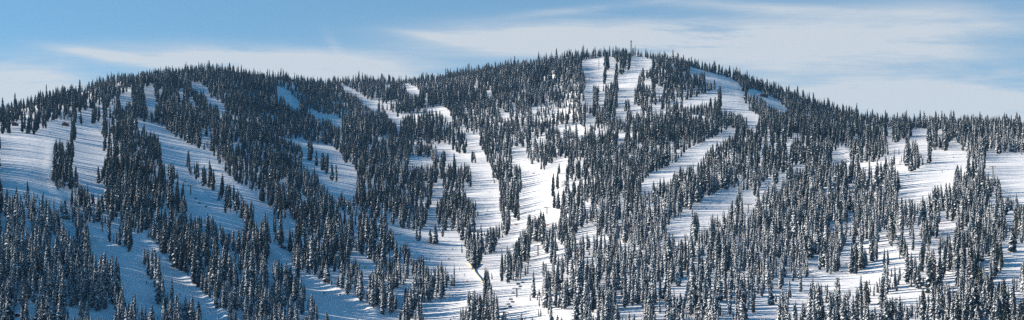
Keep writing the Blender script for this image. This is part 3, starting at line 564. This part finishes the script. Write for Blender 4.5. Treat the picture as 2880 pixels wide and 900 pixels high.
for v_,(c,t) in srcs.items():
    cmp_=n_.new('FunctionNodeCompare'); cmp_.data_type='INT'; cmp_.operation='EQUAL'; l_.new(kd,cmp_.inputs[2]); cmp_.inputs[3].default_value=int(v_)
    jj_=n_.new('GeometryNodeJoinGeometry')
    for ob in (c,t):
        oi=n_.new('GeometryNodeObjectInfo'); oi.inputs['Object'].default_value=ob; oi.transform_space='ORIGINAL'; l_.new(oi.outputs['Geometry'],jj_.inputs[0])
    ip=n_.new('GeometryNodeInstanceOnPoints'); l_.new(gi.outputs[0],ip.inputs['Points']); l_.new(cmp_.outputs['Result'],ip.inputs['Selection']); l_.new(jj_.outputs[0],ip.inputs['Instance']); l_.new(tn,ip.inputs['Rotation']); l_.new(sz,ip.inputs['Scale']); l_.new(ip.outputs[0],jo.inputs[0])
l_.new(jo.outputs[0],go.inputs[0]); md=fo.modifiers.new('scatter','NODES'); md.node_group=ng
# ---------------------------------------------------------------- lift towers, cables, chairs
def lift_tower(u,v,hpx,label,group='chairlift towers',rz=0.0):
    p=pt(u,v); h=hpx*p.y*K; o=empty('lift_tower',p,label,'lift tower',group,rz)
    MB().tube((0,0,-1),(0,0,h),.48,.34,10).obj('pole',M_steel,o)
    MB().box((0,0,h-.2),(5.4,.45,.5)).obj('crossarm',M_steel,o)
    for s in (-1,1):
        m=MB().box((s*2.6,0,h-.65),(.3,3.0,.3))
        for k in range(4): m.tube((s*2.6-.12,-1.2+.8*k,h-.35),(s*2.6+.12,-1.2+.8*k,h-.35),.26,seg=8)
        m.obj('sheave_assembly',M_dark,o)
    MB().tube((.55,0,.4),(.42,0,h-.5),.05,seg=4).tube((.85,0,.4),(.72,0,h-.5),.05,seg=4).obj('ladder',M_dark,o)
    return o
TW=[(1538,602,20,'T-shaped chairlift tower at the top of the bright central piste'),(1532,669,20,'chairlift tower just above the dense clump right of the central piste'),
 (1513,719,30,'tall dark chairlift tower in the striped glade right of the central piste'),(1484,771,24,'chairlift tower standing among trees just right of the lower central piste'),
 (1453,836,26,'chairlift tower with wide crossarm alone on white snow at bottom centre'),(1418,896,18,'chairlift tower at the bottom edge right of the yellow fence'),
 (536,548,28,'T-shaped chairlift tower alone on the shaded left piste'),(2158,532,16,'chairlift tower on the bright strip left of the big right forest'),
 (2104,599,25,'dark chairlift tower in the small glade below the bright strip'),(1920,759,26,'dark chairlift tower in a shaded gap of the right-hand forest'),
 (789,812,27,'chairlift tower in the shaded glade above the bottom edge, left of centre'),(831,893,30,'chairlift tower at the bottom edge in the left shaded glade'),
 (1684,198,36,'tall chairlift tower on the shaded snow just below the summit'),(1657,230,17,'short chairlift tower at the left of the summit snowfield'),(2792,500,32,'slim tower on the far right piste in front of long shadows')]
for a in TW: lift_tower(*a)
def at_height(u,v,drop):
    """a point seen at pixel u,v that hangs over the ground seen drop pixels lower"""
    p=pt(u,v+drop); return Vector((p.y*K*(u-UC),p.y,p.y*K*(V0-v)))
def chair(u,v,label,grp):
    p=at_height(u,v,24); o=empty('lift_chair',p,label,'lift chair',grp)
    MB().tube((0,0,2.6),(0,.15,.9),.07,seg=5).obj('hanger',M_steel,o)
    MB().box((0,0,0),(2.3,.55,.16)).obj('seat',M_dark,o); MB().box((0,.3,.45),(2.3,.1,.75)).obj('backrest',M_dark,o)
    MB().tube((-1.1,-.5,.35),(1.1,-.5,.35),.04,seg=4).tube((-1.1,-.5,.35),(-1.1,.3,.6),.04,seg=4).tube((1.1,-.5,.35),(1.1,.3,.6),.04,seg=4).obj('safety_bar',M_steel,o)
    return o
CH=[(1457.6,800.5),(1470,795.6),(1463.6,807),(1444,826),(1436.8,843),(1442,850.6),(1430,857),(1435,864),(1423,869)]
WH=['uppermost left','uppermost right','second right','second left, beside the tower','middle left','middle right','next to lowest left','lowest right','lowest left']
for (u,v),w_ in zip(CH,WH): chair(u,v,'empty lift chair, %s of those over bottom centre snow'%w_,'chairs of the central lift')
for (u,v),w_ in zip([(521,513),(551,559),(561,572),(579,582)],['uppermost','second from top','third from top','lowest']): chair(u,v,'lift chair, %s of the four over the shaded left piste'%w_,'chairs of the left lift')
def cable(pts,label):
    m=MB(); q=[at_height(u,v,24)+Vector((0,0,2.6)) for u,v in pts]
    for a,b in zip(q[:-1],q[1:]): m.tube(a,b,.03,seg=4)
    tag(m.obj('lift_cable',M_steel),label,'cable')
cable([(1466,783),(1457.6,800.5),(1444,826),(1436.8,843),(1430,857),(1423,869),(1412,890)],'thin left-hand chairlift cable strung over bottom centre snow')
cable([(1476,784),(1470,795.6),(1463.6,807),(1456,824),(1442,850.6),(1435,864),(1424,885)],'thin right-hand chairlift cable strung over bottom centre snow')
cable([(505,488),(521,513),(551,559),(561,572),(579,582),(600,600)],'thin chairlift cable strung over the shaded left piste')
# the lattice mast on the summit
p=pt(1775,163); o=empty('radio_mast',p,'tall grey lattice radio mast on the summit above the trees','radio mast'); h=49*p.y*K
c3=[(math.cos(a),math.sin(a)) for a in (.5,2.6,4.7)]
for cx,cy in c3: MB().tube((cx*2.4,cy*2.4,-1),(cx*.9,cy*.9,h),.30,.2).obj('leg',M_steel,o)
m=MB(); nseg=14
for k in range(nseg):
    z0_,z1_=h*k/nseg,h*(k+1)/nseg; r0_,r1_=2.4-1.5*k/nseg,2.4-1.5*(k+1)/nseg
    for a in range(3):
        (ax,ay),(bx,by)=c3[a],c3[(a+1)%3]; m.tube((ax*r0_,ay*r0_,z0_),(bx*r1_,by*r1_,z1_),.12,seg=4).tube((ax*r1_,ay*r1_,z1_),(bx*r1_,by*r1_,z1_),.12,seg=4)
m.obj('lattice',M_steel,o); MB().tube((0,0,h),(0,0,h+3),.08,.03).obj('spike',M_steel,o)
for zz,s in ((.93,1),(.8,-1),(.55,1),(.45,-1)): MB().tube((s*1.1,-.5,h*zz),(s*1.5,-.9,h*zz),.8,seg=12).obj('dish_antenna',M_steel,o)
MB().box((0,-.2,h-.9),(2.4,.5,1.6)).obj('panel_antenna',M_steel,o)
# ---------------------------------------------------------------- huts
def gable_hut(name,u,v,w_,d_,h_,label,wall,roofm,rz=0.0,snow=True,cat='hut'):
    p=pt(u,v); o=empty(name,p,label,cat,None,rz)
    MB().box((0,0,h_/2-.6),(w_,d_,h_+1.2)).obj('wall',wall,o)
    r=MB(); e=.5; rh=w_*.28
    r.poly([(-w_/2-e,-d_/2-e,h_-.15),(w_/2+e,-d_/2-e,h_-.15),(0,-d_/2-e,h_+rh),(-w_/2-e,d_/2+e,h_-.15),(w_/2+e,d_/2+e,h_-.15),(0,d_/2+e,h_+rh)],[(0,1,2),(5,4,3),(0,2,5,3),(2,1,4,5),(1,0,3,4)]); rf=r.obj('roof',roofm,o)
    if snow:
        MB().poly([(-w_/2-e,-d_/2-.3,h_+.05),(-.2,-d_/2-.3,h_+rh+.05),(-.2,d_/2+.3,h_+rh+.05),(-w_/2-e,d_/2+.3,h_+.05),(-w_/2-e,-d_/2-.3,h_+.3),(-.2,-d_/2-.3,h_+rh+.3),(-.2,d_/2+.3,h_+rh+.3),(-w_/2-e,d_/2+.3,h_+.3)],[(0,1,2,3),(7,6,5,4),(0,4,5,1),(1,5,6,2),(2,6,7,3),(3,7,4,0)]).obj('snow_cover',M_snow,rf)
    dr=MB().box((-w_*.22,-d_/2-.04,1.0),(.95,.08,2.1)).obj('door',M_dark,o); MB().box((-w_*.22+.35,-d_/2-.11,1.0),(.08,.06,.2)).obj('handle',M_steel,dr)
    wn=MB().box((w_*.2,-d_/2-.03,1.6),(1.3,.06,.9)).obj('window',M_glass,o); MB().box((w_*.2,-d_/2-.05,1.1),(1.5,.12,.1)).obj('sill',M_wood,wn)
    return o
gable_hut('ski_hut',184,354,7,5,2.2,'small red-roofed hut at the top of the far left piste',M_wood,M_red,snow=False)
gable_hut('ski_hut',43,354,6,5,2.4,'small snow-roofed hut among trees near the left edge',M_wood,M_wood)
gable_hut('lift_hut',1726,160,6,6,5,'dark lift hut standing on the summit between fir groups',M_wood,M_dark)
def lodge(u,v,w_,h_,label,wallm,rz=0.0):
    p=pt(u,v); o=empty('mountain_lodge',p,label,'lodge',None,rz); d_=9
    MB().box((0,0,h_/2-1.5),(w_,d_,h_+3)).obj('wall',wallm,o)
    rf=MB().poly([(-w_/2-1,-d_/2-1.2,h_),(w_/2+1,-d_/2-1.2,h_),(w_/2+1,d_/2+1,h_+1.3),(-w_/2-1,d_/2+1,h_+1.3),(-w_/2-1,-d_/2-1.2,h_+.4),(w_/2+1,-d_/2-1.2,h_+.4),(w_/2+1,d_/2+1,h_+1.7),(-w_/2-1,d_/2+1,h_+1.7)],[(3,2,1,0),(4,5,6,7),(0,1,5,4),(1,2,6,5),(2,3,7,6),(3,0,4,7)]).obj('roof',M_dark,o)
    MB().poly([(-w_/2-.8,-d_/2-.9,h_+.44),(w_/2+.8,-d_/2-.9,h_+.44),(w_/2+.8,d_/2+.8,h_+1.72),(-w_/2-.8,d_/2+.8,h_+1.72),(-w_/2-.8,-d_/2-.9,h_+.8),(w_/2+.8,-d_/2-.9,h_+.8),(w_/2+.8,d_/2+.8,h_+2.1),(-w_/2-.8,d_/2+.8,h_+2.1)],[(3,2,1,0),(4,5,6,7),(0,1,5,4),(1,2,6,5),(2,3,7,6),(3,0,4,7)]).obj('snow_cover',M_snow,rf)
    for k in range(4): 
        x_=-w_*.36+k*w_*.24; wn=MB().box((x_,-d_/2-.03,h_*.55),(w_*.14,.06,h_*.4)).obj('window',M_glass,o); MB().box((x_,-d_/2-.06,h_*.33),(w_*.16,.12,.12)).obj('frame',M_wood,wn)
    return o
lodge(2148,272,12,3.2,'dark red-brown lodge on the snow behind the summit ridge, right of the white piste',plain('dark_red_cladding',(.09,.028,.025),.8))
lodge(2617,357,11,4.4,'dark flat-roofed lodge on the skyline above the right-hand piste',M_wood)
# open shed at the bottom edge, snow on its roof
p=pt(2326,897); o=empty('shed',p,'small snow-roofed slatted shed at the bottom edge beside the large dark fir','shed')
m=MB()
for k in range(9): m.box((0,-1.5,.15+.27*k),(2.9,.08,.16))
m.obj('slatted_front',M_wood,o); MB().box((0,.1,1.1),(2.8,2.9,2.6)).obj('wall',M_dark,o); MB().box((0,0,2.6),(3.4,3.6,.18)).obj('roof',M_wood,o); MB().box((0,0,3.0),(3.3,3.5,.62)).obj('snow_cover',M_snow,o)
# the arched shelter under snow at the lower left
p=pt(50,893); o=empty('snow_shelter',p,'snow-covered arched shelter with a dark half-oval opening at the lower left corner','shelter')
def arch(wa,ha,y,n=18,z0_=0.0): return [(wa*math.cos(math.pi*k/n),y,z0_+ha*math.sin(math.pi*k/n)) for k in range(n+1)]
ou,inn=arch(2.9,2.9,-1.4),arch(1.85,1.55,-1.5,z0_=.35); ob,ib=arch(2.9,2.5,2.2),arch(1.85,1.5,2.0,z0_=.35); m=MB(); n=19
f=[]
for k in range(n-1): f+=[(k,k+1,n+k+1,n+k),(k+1,k,2*n+k,2*n+k+1),(n+k,n+k+1,3*n+k+1,3*n+k),(2*n+k,3*n+k,3*n+k+1,2*n+k+1)]
m.poly(ou+inn+ob+ib,f); m.box((0,-.1,-.35),(5.8,2.9,1.4)); m.obj('snow_cover',M_snow,o,True)
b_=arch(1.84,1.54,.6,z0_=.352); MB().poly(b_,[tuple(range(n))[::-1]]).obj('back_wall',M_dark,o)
r_o,r_i=arch(1.95,1.64,-1.56,z0_=.33),arch(1.82,1.52,-1.56,z0_=.33); MB().poly(r_o+r_i,[(k,k+1,n+k+1,n+k) for k in range(n-1)]).obj('rim',M_red,o)
# ---------------------------------------------------------------- yellow safety netting, markers, machines
def netting(pts,label):
    q=[pt(u,v) for u,v in pts]; o=empty('safety_fence',q[0],label,'safety fence','yellow safety fences'); m=MB(); d=[x-q[0] for x in q]
    for a,b in zip(d[:-1],d[1:]):
        t_=(b-a).cross(Vector((0,0,1))).normalized()*.06; up=Vector((0,0,1.05)); m.poly([a-t_,b-t_,b-t_+up,a-t_+up,a+t_,b+t_,b+t_+up,a+t_+up],[(0,1,2,3),(7,6,5,4),(3,2,6,7),(0,4,5,1),(0,3,7,4),(1,5,6,2)])
    m.obj('netting',M_yellow,o)
    for a in d: MB().tube(a-Vector((0,0,.4)),a+Vector((0,0,1.8)),.05,seg=5).obj('post',M_orange,o)
netting([(1314,743),(1327,749),(1333,758),(1336,768),(1342,776),(1348,783),(1353,789),(1358,797)],'long yellow netting fence bending down the snow left of the bottom centre firs')
netting([(1352,742),(1346,747),(1340,752),(1334,757)],'short yellow netting fence slanting under the tip of the dark fir wedge')
def marker(u,v,label,mt=M_orange,w_=2.2):
    p=pt(u,v); o=empty('padded_marker',p,label,'marker','orange and yellow piste markers'); MB().box((0,0,.75),(w_,.3,1.0)).obj('pad',mt,o)
    for s in (-1,1): MB().tube((s*w_*.42,.2,-.4),(s*w_*.42,.2,1.5),.04,seg=5).obj('post',M_wood,o)
for a in [(483,418,'yellow padded marker on the upper left piste',M_yellow,3),(1028,753,'yellow padded marker on the piste left of centre, below a snow bank',M_yellow,2.4),(1451,634,'orange marker on the striped snow in the central piste',M_orange,2.5),
 (1541,635,'orange marker beside firs right of the central piste',M_orange,2.2),(1501,489,'pale orange marker on the smooth white bend of the central piste',M_orange,3),(2077,252,'orange marker on the upper part of the white summit piste',M_orange,2.4),
 (2089,275,'lower orange marker at the right edge of the white summit piste',M_orange,2.4),(1263,730,'small orange marker left of the dark fir wedge',M_orange,1.6),(1314,795,'small orange marker left of the long yellow fence',M_orange,1.6),(190,356,'bright orange banner beside the red-roofed hut',M_orange,2.6)]: marker(*a)
def post_box(u,v,hpx,label):
    p=pt(u,v); h=hpx*p.y*K; o=empty('snow_gun',p,label,'snow gun','snow guns on posts'); MB().tube((0,0,-.5),(0,0,h),.12,seg=6).obj('post',M_steel,o); MB().tube((0,.5,h),(0,-.7,h+.15),.55,.5,10).obj('barrel',M_dark,o)
post_box(912,833,9,'snow gun on a post, left one on the lit lower left piste'); post_box(957,838,10,'snow gun on a post, right one on the lit lower left piste')
def pole(u,v,hpx,label):
    p=pt(u,v); h=hpx*p.y*K; o=empty('utility_pole',p,label,'pole'); MB().tube((0,0,-1),(0,0,h),.2,.13,8).obj('shaft',M_wood,o); MB().box((0,0,h-.5),(1.6,.15,.15)).obj('crossarm',M_wood,o)
pole(1187,899,44,'tall thin dark pole in front of the firs at bottom centre left')
p=pt(797,699); o=empty('snow_groomer',p,'dark snow groomer parked on the bright crest beside the trees, left of centre','snow groomer',None,.4)
MB().box((0,0,1.0),(4.6,2.4,.7)).obj('body',M_dark,o); c_=MB().box((-.9,0,1.95),(1.7,2.1,1.2)).obj('cab',M_red,o); MB().box((-1.78,0,2.05),(.06,1.8,.8)).obj('windscreen',M_glass,c_)
for s in (-1,1): MB().tube((-1.9,s*1.5,.45),(1.9,s*1.5,.45),.45,seg=10).box((0,s*1.5,.45),(3.8,.9,.9)).obj('track',M_dark,o)
MB().box((-2.9,0,.55),(.25,4.0,1.0)).obj('blade',M_steel,o)
p=pt(1118,661); m=MB(); 
for k in range(6): m.tube((-4+1.4*k,0,.5+.06*k),(-2.6+1.4*k,.1*k,.56+.06*k),.42-.03*k,.39-.03*k,8)
l_o=m.obj('fallen_log',M_bark); l_o.location=p; tag(l_o,'dark fallen log lying across the shaded snow left of centre','log')
# ---------------------------------------------------------------- skiers
def skier_mesh(pose,jacket,trousers):
    J=[(0,0,.95),(0,.03,1.2),(0,.0,1.42),(0,-.04,1.52),(0,-.07,1.66),(.13,-.02,.9),(.15,-.16,.5),(.15,0,.1),(-.13,-.02,.9),(-.15,-.16,.5),(-.15,0,.1),
       (.2,0,1.4),(.3,-.12,1.15),(.26,-.36,1.08),(-.2,0,1.4),(-.3,-.12,1.15),(-.26,-.36,1.08),(.15,-.14,.04),(-.15,-.14,.04)]
    E_=[(0,1),(1,2),(2,3),(3,4),(0,5),(5,6),(6,7),(0,8),(8,9),(9,10),(2,11),(11,12),(12,13),(2,14),(14,15),(15,16),(7,17),(10,18)]
    Rr=[.17,.17,.17,.07,.12,.11,.085,.07,.11,.085,.07,.085,.06,.05,.085,.06,.05,.06,.06]
    me=bpy.data.meshes.new('skier'); me.from_pydata(J,E_,[]); ob=bpy.data.objects.new('person',me); link(ob)
    md_=ob.modifiers.new('skin','SKIN'); 
    for k,v_ in enumerate(me.skin_vertices[0].data): v_.radius=(Rr[k],Rr[k]); v_.use_root=(k==0)
    ss=ob.modifiers.new('sub','SUBSURF'); ss.levels=1; ss.render_levels=1
    dg=bpy.context.evaluated_depsgraph_get(); bm_=bpy.data.meshes.new_from_object(ob.evaluated_get(dg)); bpy.data.objects.remove(ob)
    bm_.materials.clear()
    for m_ in (jacket,trousers,M_skin,M_dark): bm_.materials.append(m_)
    for q_ in bm_.polygons:
        c=q_.center; q_.material_index=1 if c.z<.92 and c.z>.12 else 3 if c.z<=.12 or c.z>1.66 else 2 if c.z>1.55 else 0; q_.use_smooth=True
    bm_.name='person'; return bm_
M_skin=plain('skin',(.5,.3,.22),.6); M_blue=plain('blue_jacket',(.03,.08,.25),.7); M_blackc=plain('black_cloth',(.015,.016,.02),.8); M_redc=plain('red_jacket',(.5,.03,.03),.7)
PM={'dark':skier_mesh(0,M_blackc,M_blackc),'blue':skier_mesh(0,M_blue,M_blackc),'red':skier_mesh(0,M_redc,M_blackc)}
SK=MB().poly([(-.05,-.95,.0),(.05,-.95,.0),(.05,.8,.0),(-.05,.8,.0),(-.04,-1.05,.1),(.04,-1.05,.1),(-.05,-.95,.03),(.05,-.95,.03),(.05,.8,.03),(-.05,.8,.03)],[(0,3,2,1),(6,7,8,9),(0,1,5,4),(4,5,7,6),(0,6,9,3),(1,2,8,7),(2,3,9,8)]); ski_me=mesh('ski',SK.v,SK.f,(M_dark,))
pm_=MB().tube((0,0,-.02),(0,-.02,1.1),.012,seg=4); pole_me=mesh('ski_pole',pm_.v,pm_.f,(M_steel,))
SKI=[(1293,637,'dark','beside the right side of the shaded central basin'),(1272,703,'dark','on the piste just left of the dark fir wedge'),(1198.5,731,'dark','above the lower middle fir clump, left of two'),(1208,734,'dark','above the lower middle fir clump, right of two'),
 (1292,760,'dark','on striped snow left of the yellow fence bend'),(1276,897,'dark','at the bottom edge below the striped snow'),(1307,776,'blue','close to the left of the long yellow fence'),(1485,585,'dark','between long shadows high in the central piste'),
 (1512,513,'dark','in shadow stripes below the white bend of the central piste'),(1477,491,'dark','at left on the smooth white bend, upper of two'),(1471,496,'dark','at left on the smooth white bend, lower of two'),(2682,445,'dark','on the right piste below the long shadow'),
 (2650,485,'dark','on the bright hump of the right piste'),(2681,409,'dark','near the tall firs at the top of the right piste'),(2705,411,'dark','at the treeline right of the top of the right piste'),(2054,233,'dark','near the top of the white summit piste, left of two'),
 (2061,233,'dark','near the top of the white summit piste, right of two'),(2058,266,'dark','in the middle of the white summit piste'),(1994,218,'dark','at the upper left rim of the summit piste'),(412,797,'blue','on lower left shaded snow beside the thin fir line'),
 (506,833,'red','on the lower left piste above the bottom firs'),(175,358,'dark','just left of the red-roofed hut'),(160,364,'dark','left of and below the red-roofed hut'),(141,377,'dark','below the treeline left of the red-roofed hut'),(82,408,'dark','on the upper far left piste'),
 (248,486,'dark','on the striped piste right of the far left fir island'),(1372,594,'dark','at the right edge of the shaded central basin'),(1377,543,'dark','under the firs along the right of the central basin')]
COLN={'dark':'dark clothes','blue':'a blue jacket','red':'a red jacket'}
for k,(u,v,c_,pl) in enumerate(SKI):
    p=pt(u,v); o=link(bpy.data.objects.new('person',PM[c_])); o.location=p+Vector((0,0,.03)); o.rotation_euler=(0,0,random.uniform(-1,1)); o.scale=(1.15,)*3
    tag(o,'skier in %s %s'%(COLN[c_],pl),'person','skiers on the pistes')
    for s in (-1,1):
        q=link(bpy.data.objects.new('ski',ski_me)); q.parent=o; q.location=(s*.15,-.02,-.02); q=link(bpy.data.objects.new('ski_pole',pole_me)); q.parent=o; q.location=(s*.27,-.37,-.03)

def build_haze():
    lo=float(GZ.min())-1.; hi=max(float(GZ.max())+60,20.)
    x0,x1=float(GX.min())-5,float(GX.max())+5; y0,y1=float(GY.min())-5,float(GY.max())+5
    m=bpy.data.materials.new('haze_air'); m.use_nodes=True; t=m.node_tree; t.nodes.remove(t.nodes['Principled BSDF'])
    v=t.nodes.new('ShaderNodeVolumePrincipled'); v.inputs['Color'].default_value=(.28,.58,1,1); v.inputs['Density'].default_value=HAZE; v.inputs['Anisotropy'].default_value=0
    t.links.new(v.outputs[0],t.nodes['Material Output'].inputs['Volume'])
    tag(MB().box(((x0+x1)/2,(y0+y1)/2,(lo+hi)/2),(x1-x0,y1-y0,hi-lo)).obj('haze',m),kind='stuff')
HAZE=.000025
build_haze()

# ---------------------------------------------------------------- sky, sun, camera
w=bpy.data.worlds.new('World'); scn.world=w; w.use_nodes=True; t=w.node_tree; N=t.nodes; L=t.links; bg=N['Background']
sk=N.new('ShaderNodeTexSky'); sk.sky_type='NISHITA'; sk.sun_disc=False; sk.sun_elevation=SUN_EL; sk.sun_rotation=SUN_AZ; sk.altitude=2200; sk.air_density=1.0; sk.dust_density=.1; sk.ozone_density=2.5
def math_(op,a,b=None,c=None):
    n=N.new('ShaderNodeMath'); n.operation=op
    for i_,x in enumerate((a,b,c)):
        if x is None: continue
        if isinstance(x,(int,float)): n.inputs[i_].default_value=x
        else: L.new(x,n.inputs[i_])
    return n.outputs[0]
tc=N.new('ShaderNodeTexCoord'); sx=N.new('ShaderNodeSeparateXYZ'); L.new(tc.outputs['Generated'],sx.inputs[0])
yy_=math_('MAXIMUM',sx.outputs['Y'],.02); px=math_('DIVIDE',sx.outputs['X'],yy_); pz=math_('DIVIDE',sx.outputs['Z'],yy_)
def P2(u,v): return (K*(u-UC),K*(V0-v))
cb=N.new('ShaderNodeCombineXYZ'); L.new(px,cb.inputs[0]); L.new(pz,cb.inputs[1])
nz=N.new('ShaderNodeTexNoise'); nz.inputs['Scale'].default_value=5.5; nz.inputs['Detail'].default_value=9; nz.inputs['Roughness'].default_value=.55; nz.inputs['Distortion'].default_value=.6
mp=N.new('ShaderNodeMapping'); mp.inputs['Scale'].default_value=(1.0,5.0,1.0); mp.inputs['Rotation'].default_value=(0,0,R(7)); L.new(cb.outputs[0],mp.inputs['Vector']); L.new(mp.outputs[0],nz.inputs['Vector'])
def blob(u,v,ru,rv,rot_,amp):
    """a soft elliptical bank of cirrus in a given direction of the sky"""
    x0,z0=P2(u,v); ca,sa=math.cos(rot_),math.sin(rot_)
    dx=math_('SUBTRACT',px,x0); dz=math_('SUBTRACT',pz,z0)
    a=math_('DIVIDE',math_('ADD',math_('MULTIPLY',dx,ca),math_('MULTIPLY',dz,sa)),ru*K); b=math_('DIVIDE',math_('SUBTRACT',math_('MULTIPLY',dz,ca),math_('MULTIPLY',dx,sa)),rv*K)
    r2=math_('ADD',math_('MULTIPLY',a,a),math_('MULTIPLY',b,b)); return math_('MULTIPLY',math_('POWER',2.718,math_('MULTIPLY',r2,-1.0)),amp)
BL=[(40,240,200,60,-.05,1.3),(330,160,170,14,-.16,.7),(700,175,380,42,-.04,1.15),(980,195,260,34,-.06,1.0),(940,130,40,16,-1.0,.2),(1500,115,330,40,-.02,.75),(1900,110,450,55,0,1.0),(2300,130,460,60,-.03,.9),(2700,50,380,50,-.05,.55),(2450,270,560,75,0,.95),(2100,20,260,18,-.05,.5),(1250,108,110,12,-.15,.5),(2800,310,400,60,0,.5),(1700,20,300,10,.1,.3)]
tot=None
for b_ in BL:
    o_=blob(*b_); tot=o_ if tot is None else math_('ADD',tot,o_)
nz2=N.new('ShaderNodeTexNoise'); nz2.inputs['Scale'].default_value=9; nz2.inputs['Detail'].default_value=12; nz2.inputs['Roughness'].default_value=.68; nz2.inputs['Distortion'].default_value=.25
mp2=N.new('ShaderNodeMapping'); mp2.inputs['Scale'].default_value=(1.0,11.0,1.0); mp2.inputs['Rotation'].default_value=(0,0,R(12)); L.new(cb.outputs[0],mp2.inputs['Vector']); L.new(mp2.outputs[0],nz2.inputs['Vector'])
mixn=math_('ADD',math_('MULTIPLY',nz.outputs['Fac'],.5),math_('MULTIPLY',nz2.outputs['Fac'],.5))
nf=N.new('ShaderNodeMapRange'); nf.inputs['From Min'].default_value=.36; nf.inputs['From Max'].default_value=.60; nf.inputs['To Min'].default_value=.22; nf.inputs['To Max'].default_value=1.15; L.new(mixn,nf.inputs['Value'])
veil=math_('MULTIPLY',math_('POWER',2.718,math_('MULTIPLY',math_('POWER',math_('DIVIDE',math_('MAXIMUM',sx.outputs['Z'],0),.32),2.0),-1.0)),.38)
cf=math_('MINIMUM',math_('ADD',math_('MULTIPLY',tot,nf.outputs['Result']),veil),.9)
cl=N.new('ShaderNodeMix'); cl.data_type='RGBA'; L.new(cf,cl.inputs['Factor'])
tint=N.new('ShaderNodeMix'); tint.data_type='RGBA'; tint.blend_type='MULTIPLY'; tint.inputs['Factor'].default_value=1; tint.inputs['B'].default_value=(.24,1.13,1.34,1); L.new(sk.outputs[0],tint.inputs['A'])
L.new(tint.outputs['Result'],cl.inputs['A']); cl.inputs['B'].default_value=(6.5,6.9,7.3,1)
L.new(cl.outputs['Result'],bg.inputs['Color']); bg.inputs['Strength'].default_value=.053
sl=bpy.data.lights.new('sun','SUN'); sl.energy=5.0; sl.angle=R(.75); sl.color=(1.0,.88,.74)
so=link(bpy.data.objects.new('sun',sl)); d=Vector((math.sin(SUN_AZ)*math.cos(SUN_EL),math.cos(SUN_AZ)*math.cos(SUN_EL),math.sin(SUN_EL))); so.rotation_euler=d.to_track_quat('Z','Y').to_euler(); so.location=(-300,300,500)
cam=bpy.data.cameras.new('camera'); cam.sensor_width=36; cam.lens=36/(W*K); cam.shift_y=(V0-450)/W; cam.clip_start=1; cam.clip_end=30000
co_=link(bpy.data.objects.new('camera',cam)); co_.location=(0,0,0); co_.rotation_euler=(R(90),0,0); scn.camera=co_
scn.view_settings.view_transform='Standard'; scn.view_settings.look='None'; scn.view_settings.exposure=0.95; scn.view_settings.gamma=1
scn.cycles.max_bounces=6; scn.cycles.diffuse_bounces=3; scn.cycles.use_denoising=False
scn.render.resolution_x=1024; scn.render.resolution_y=320
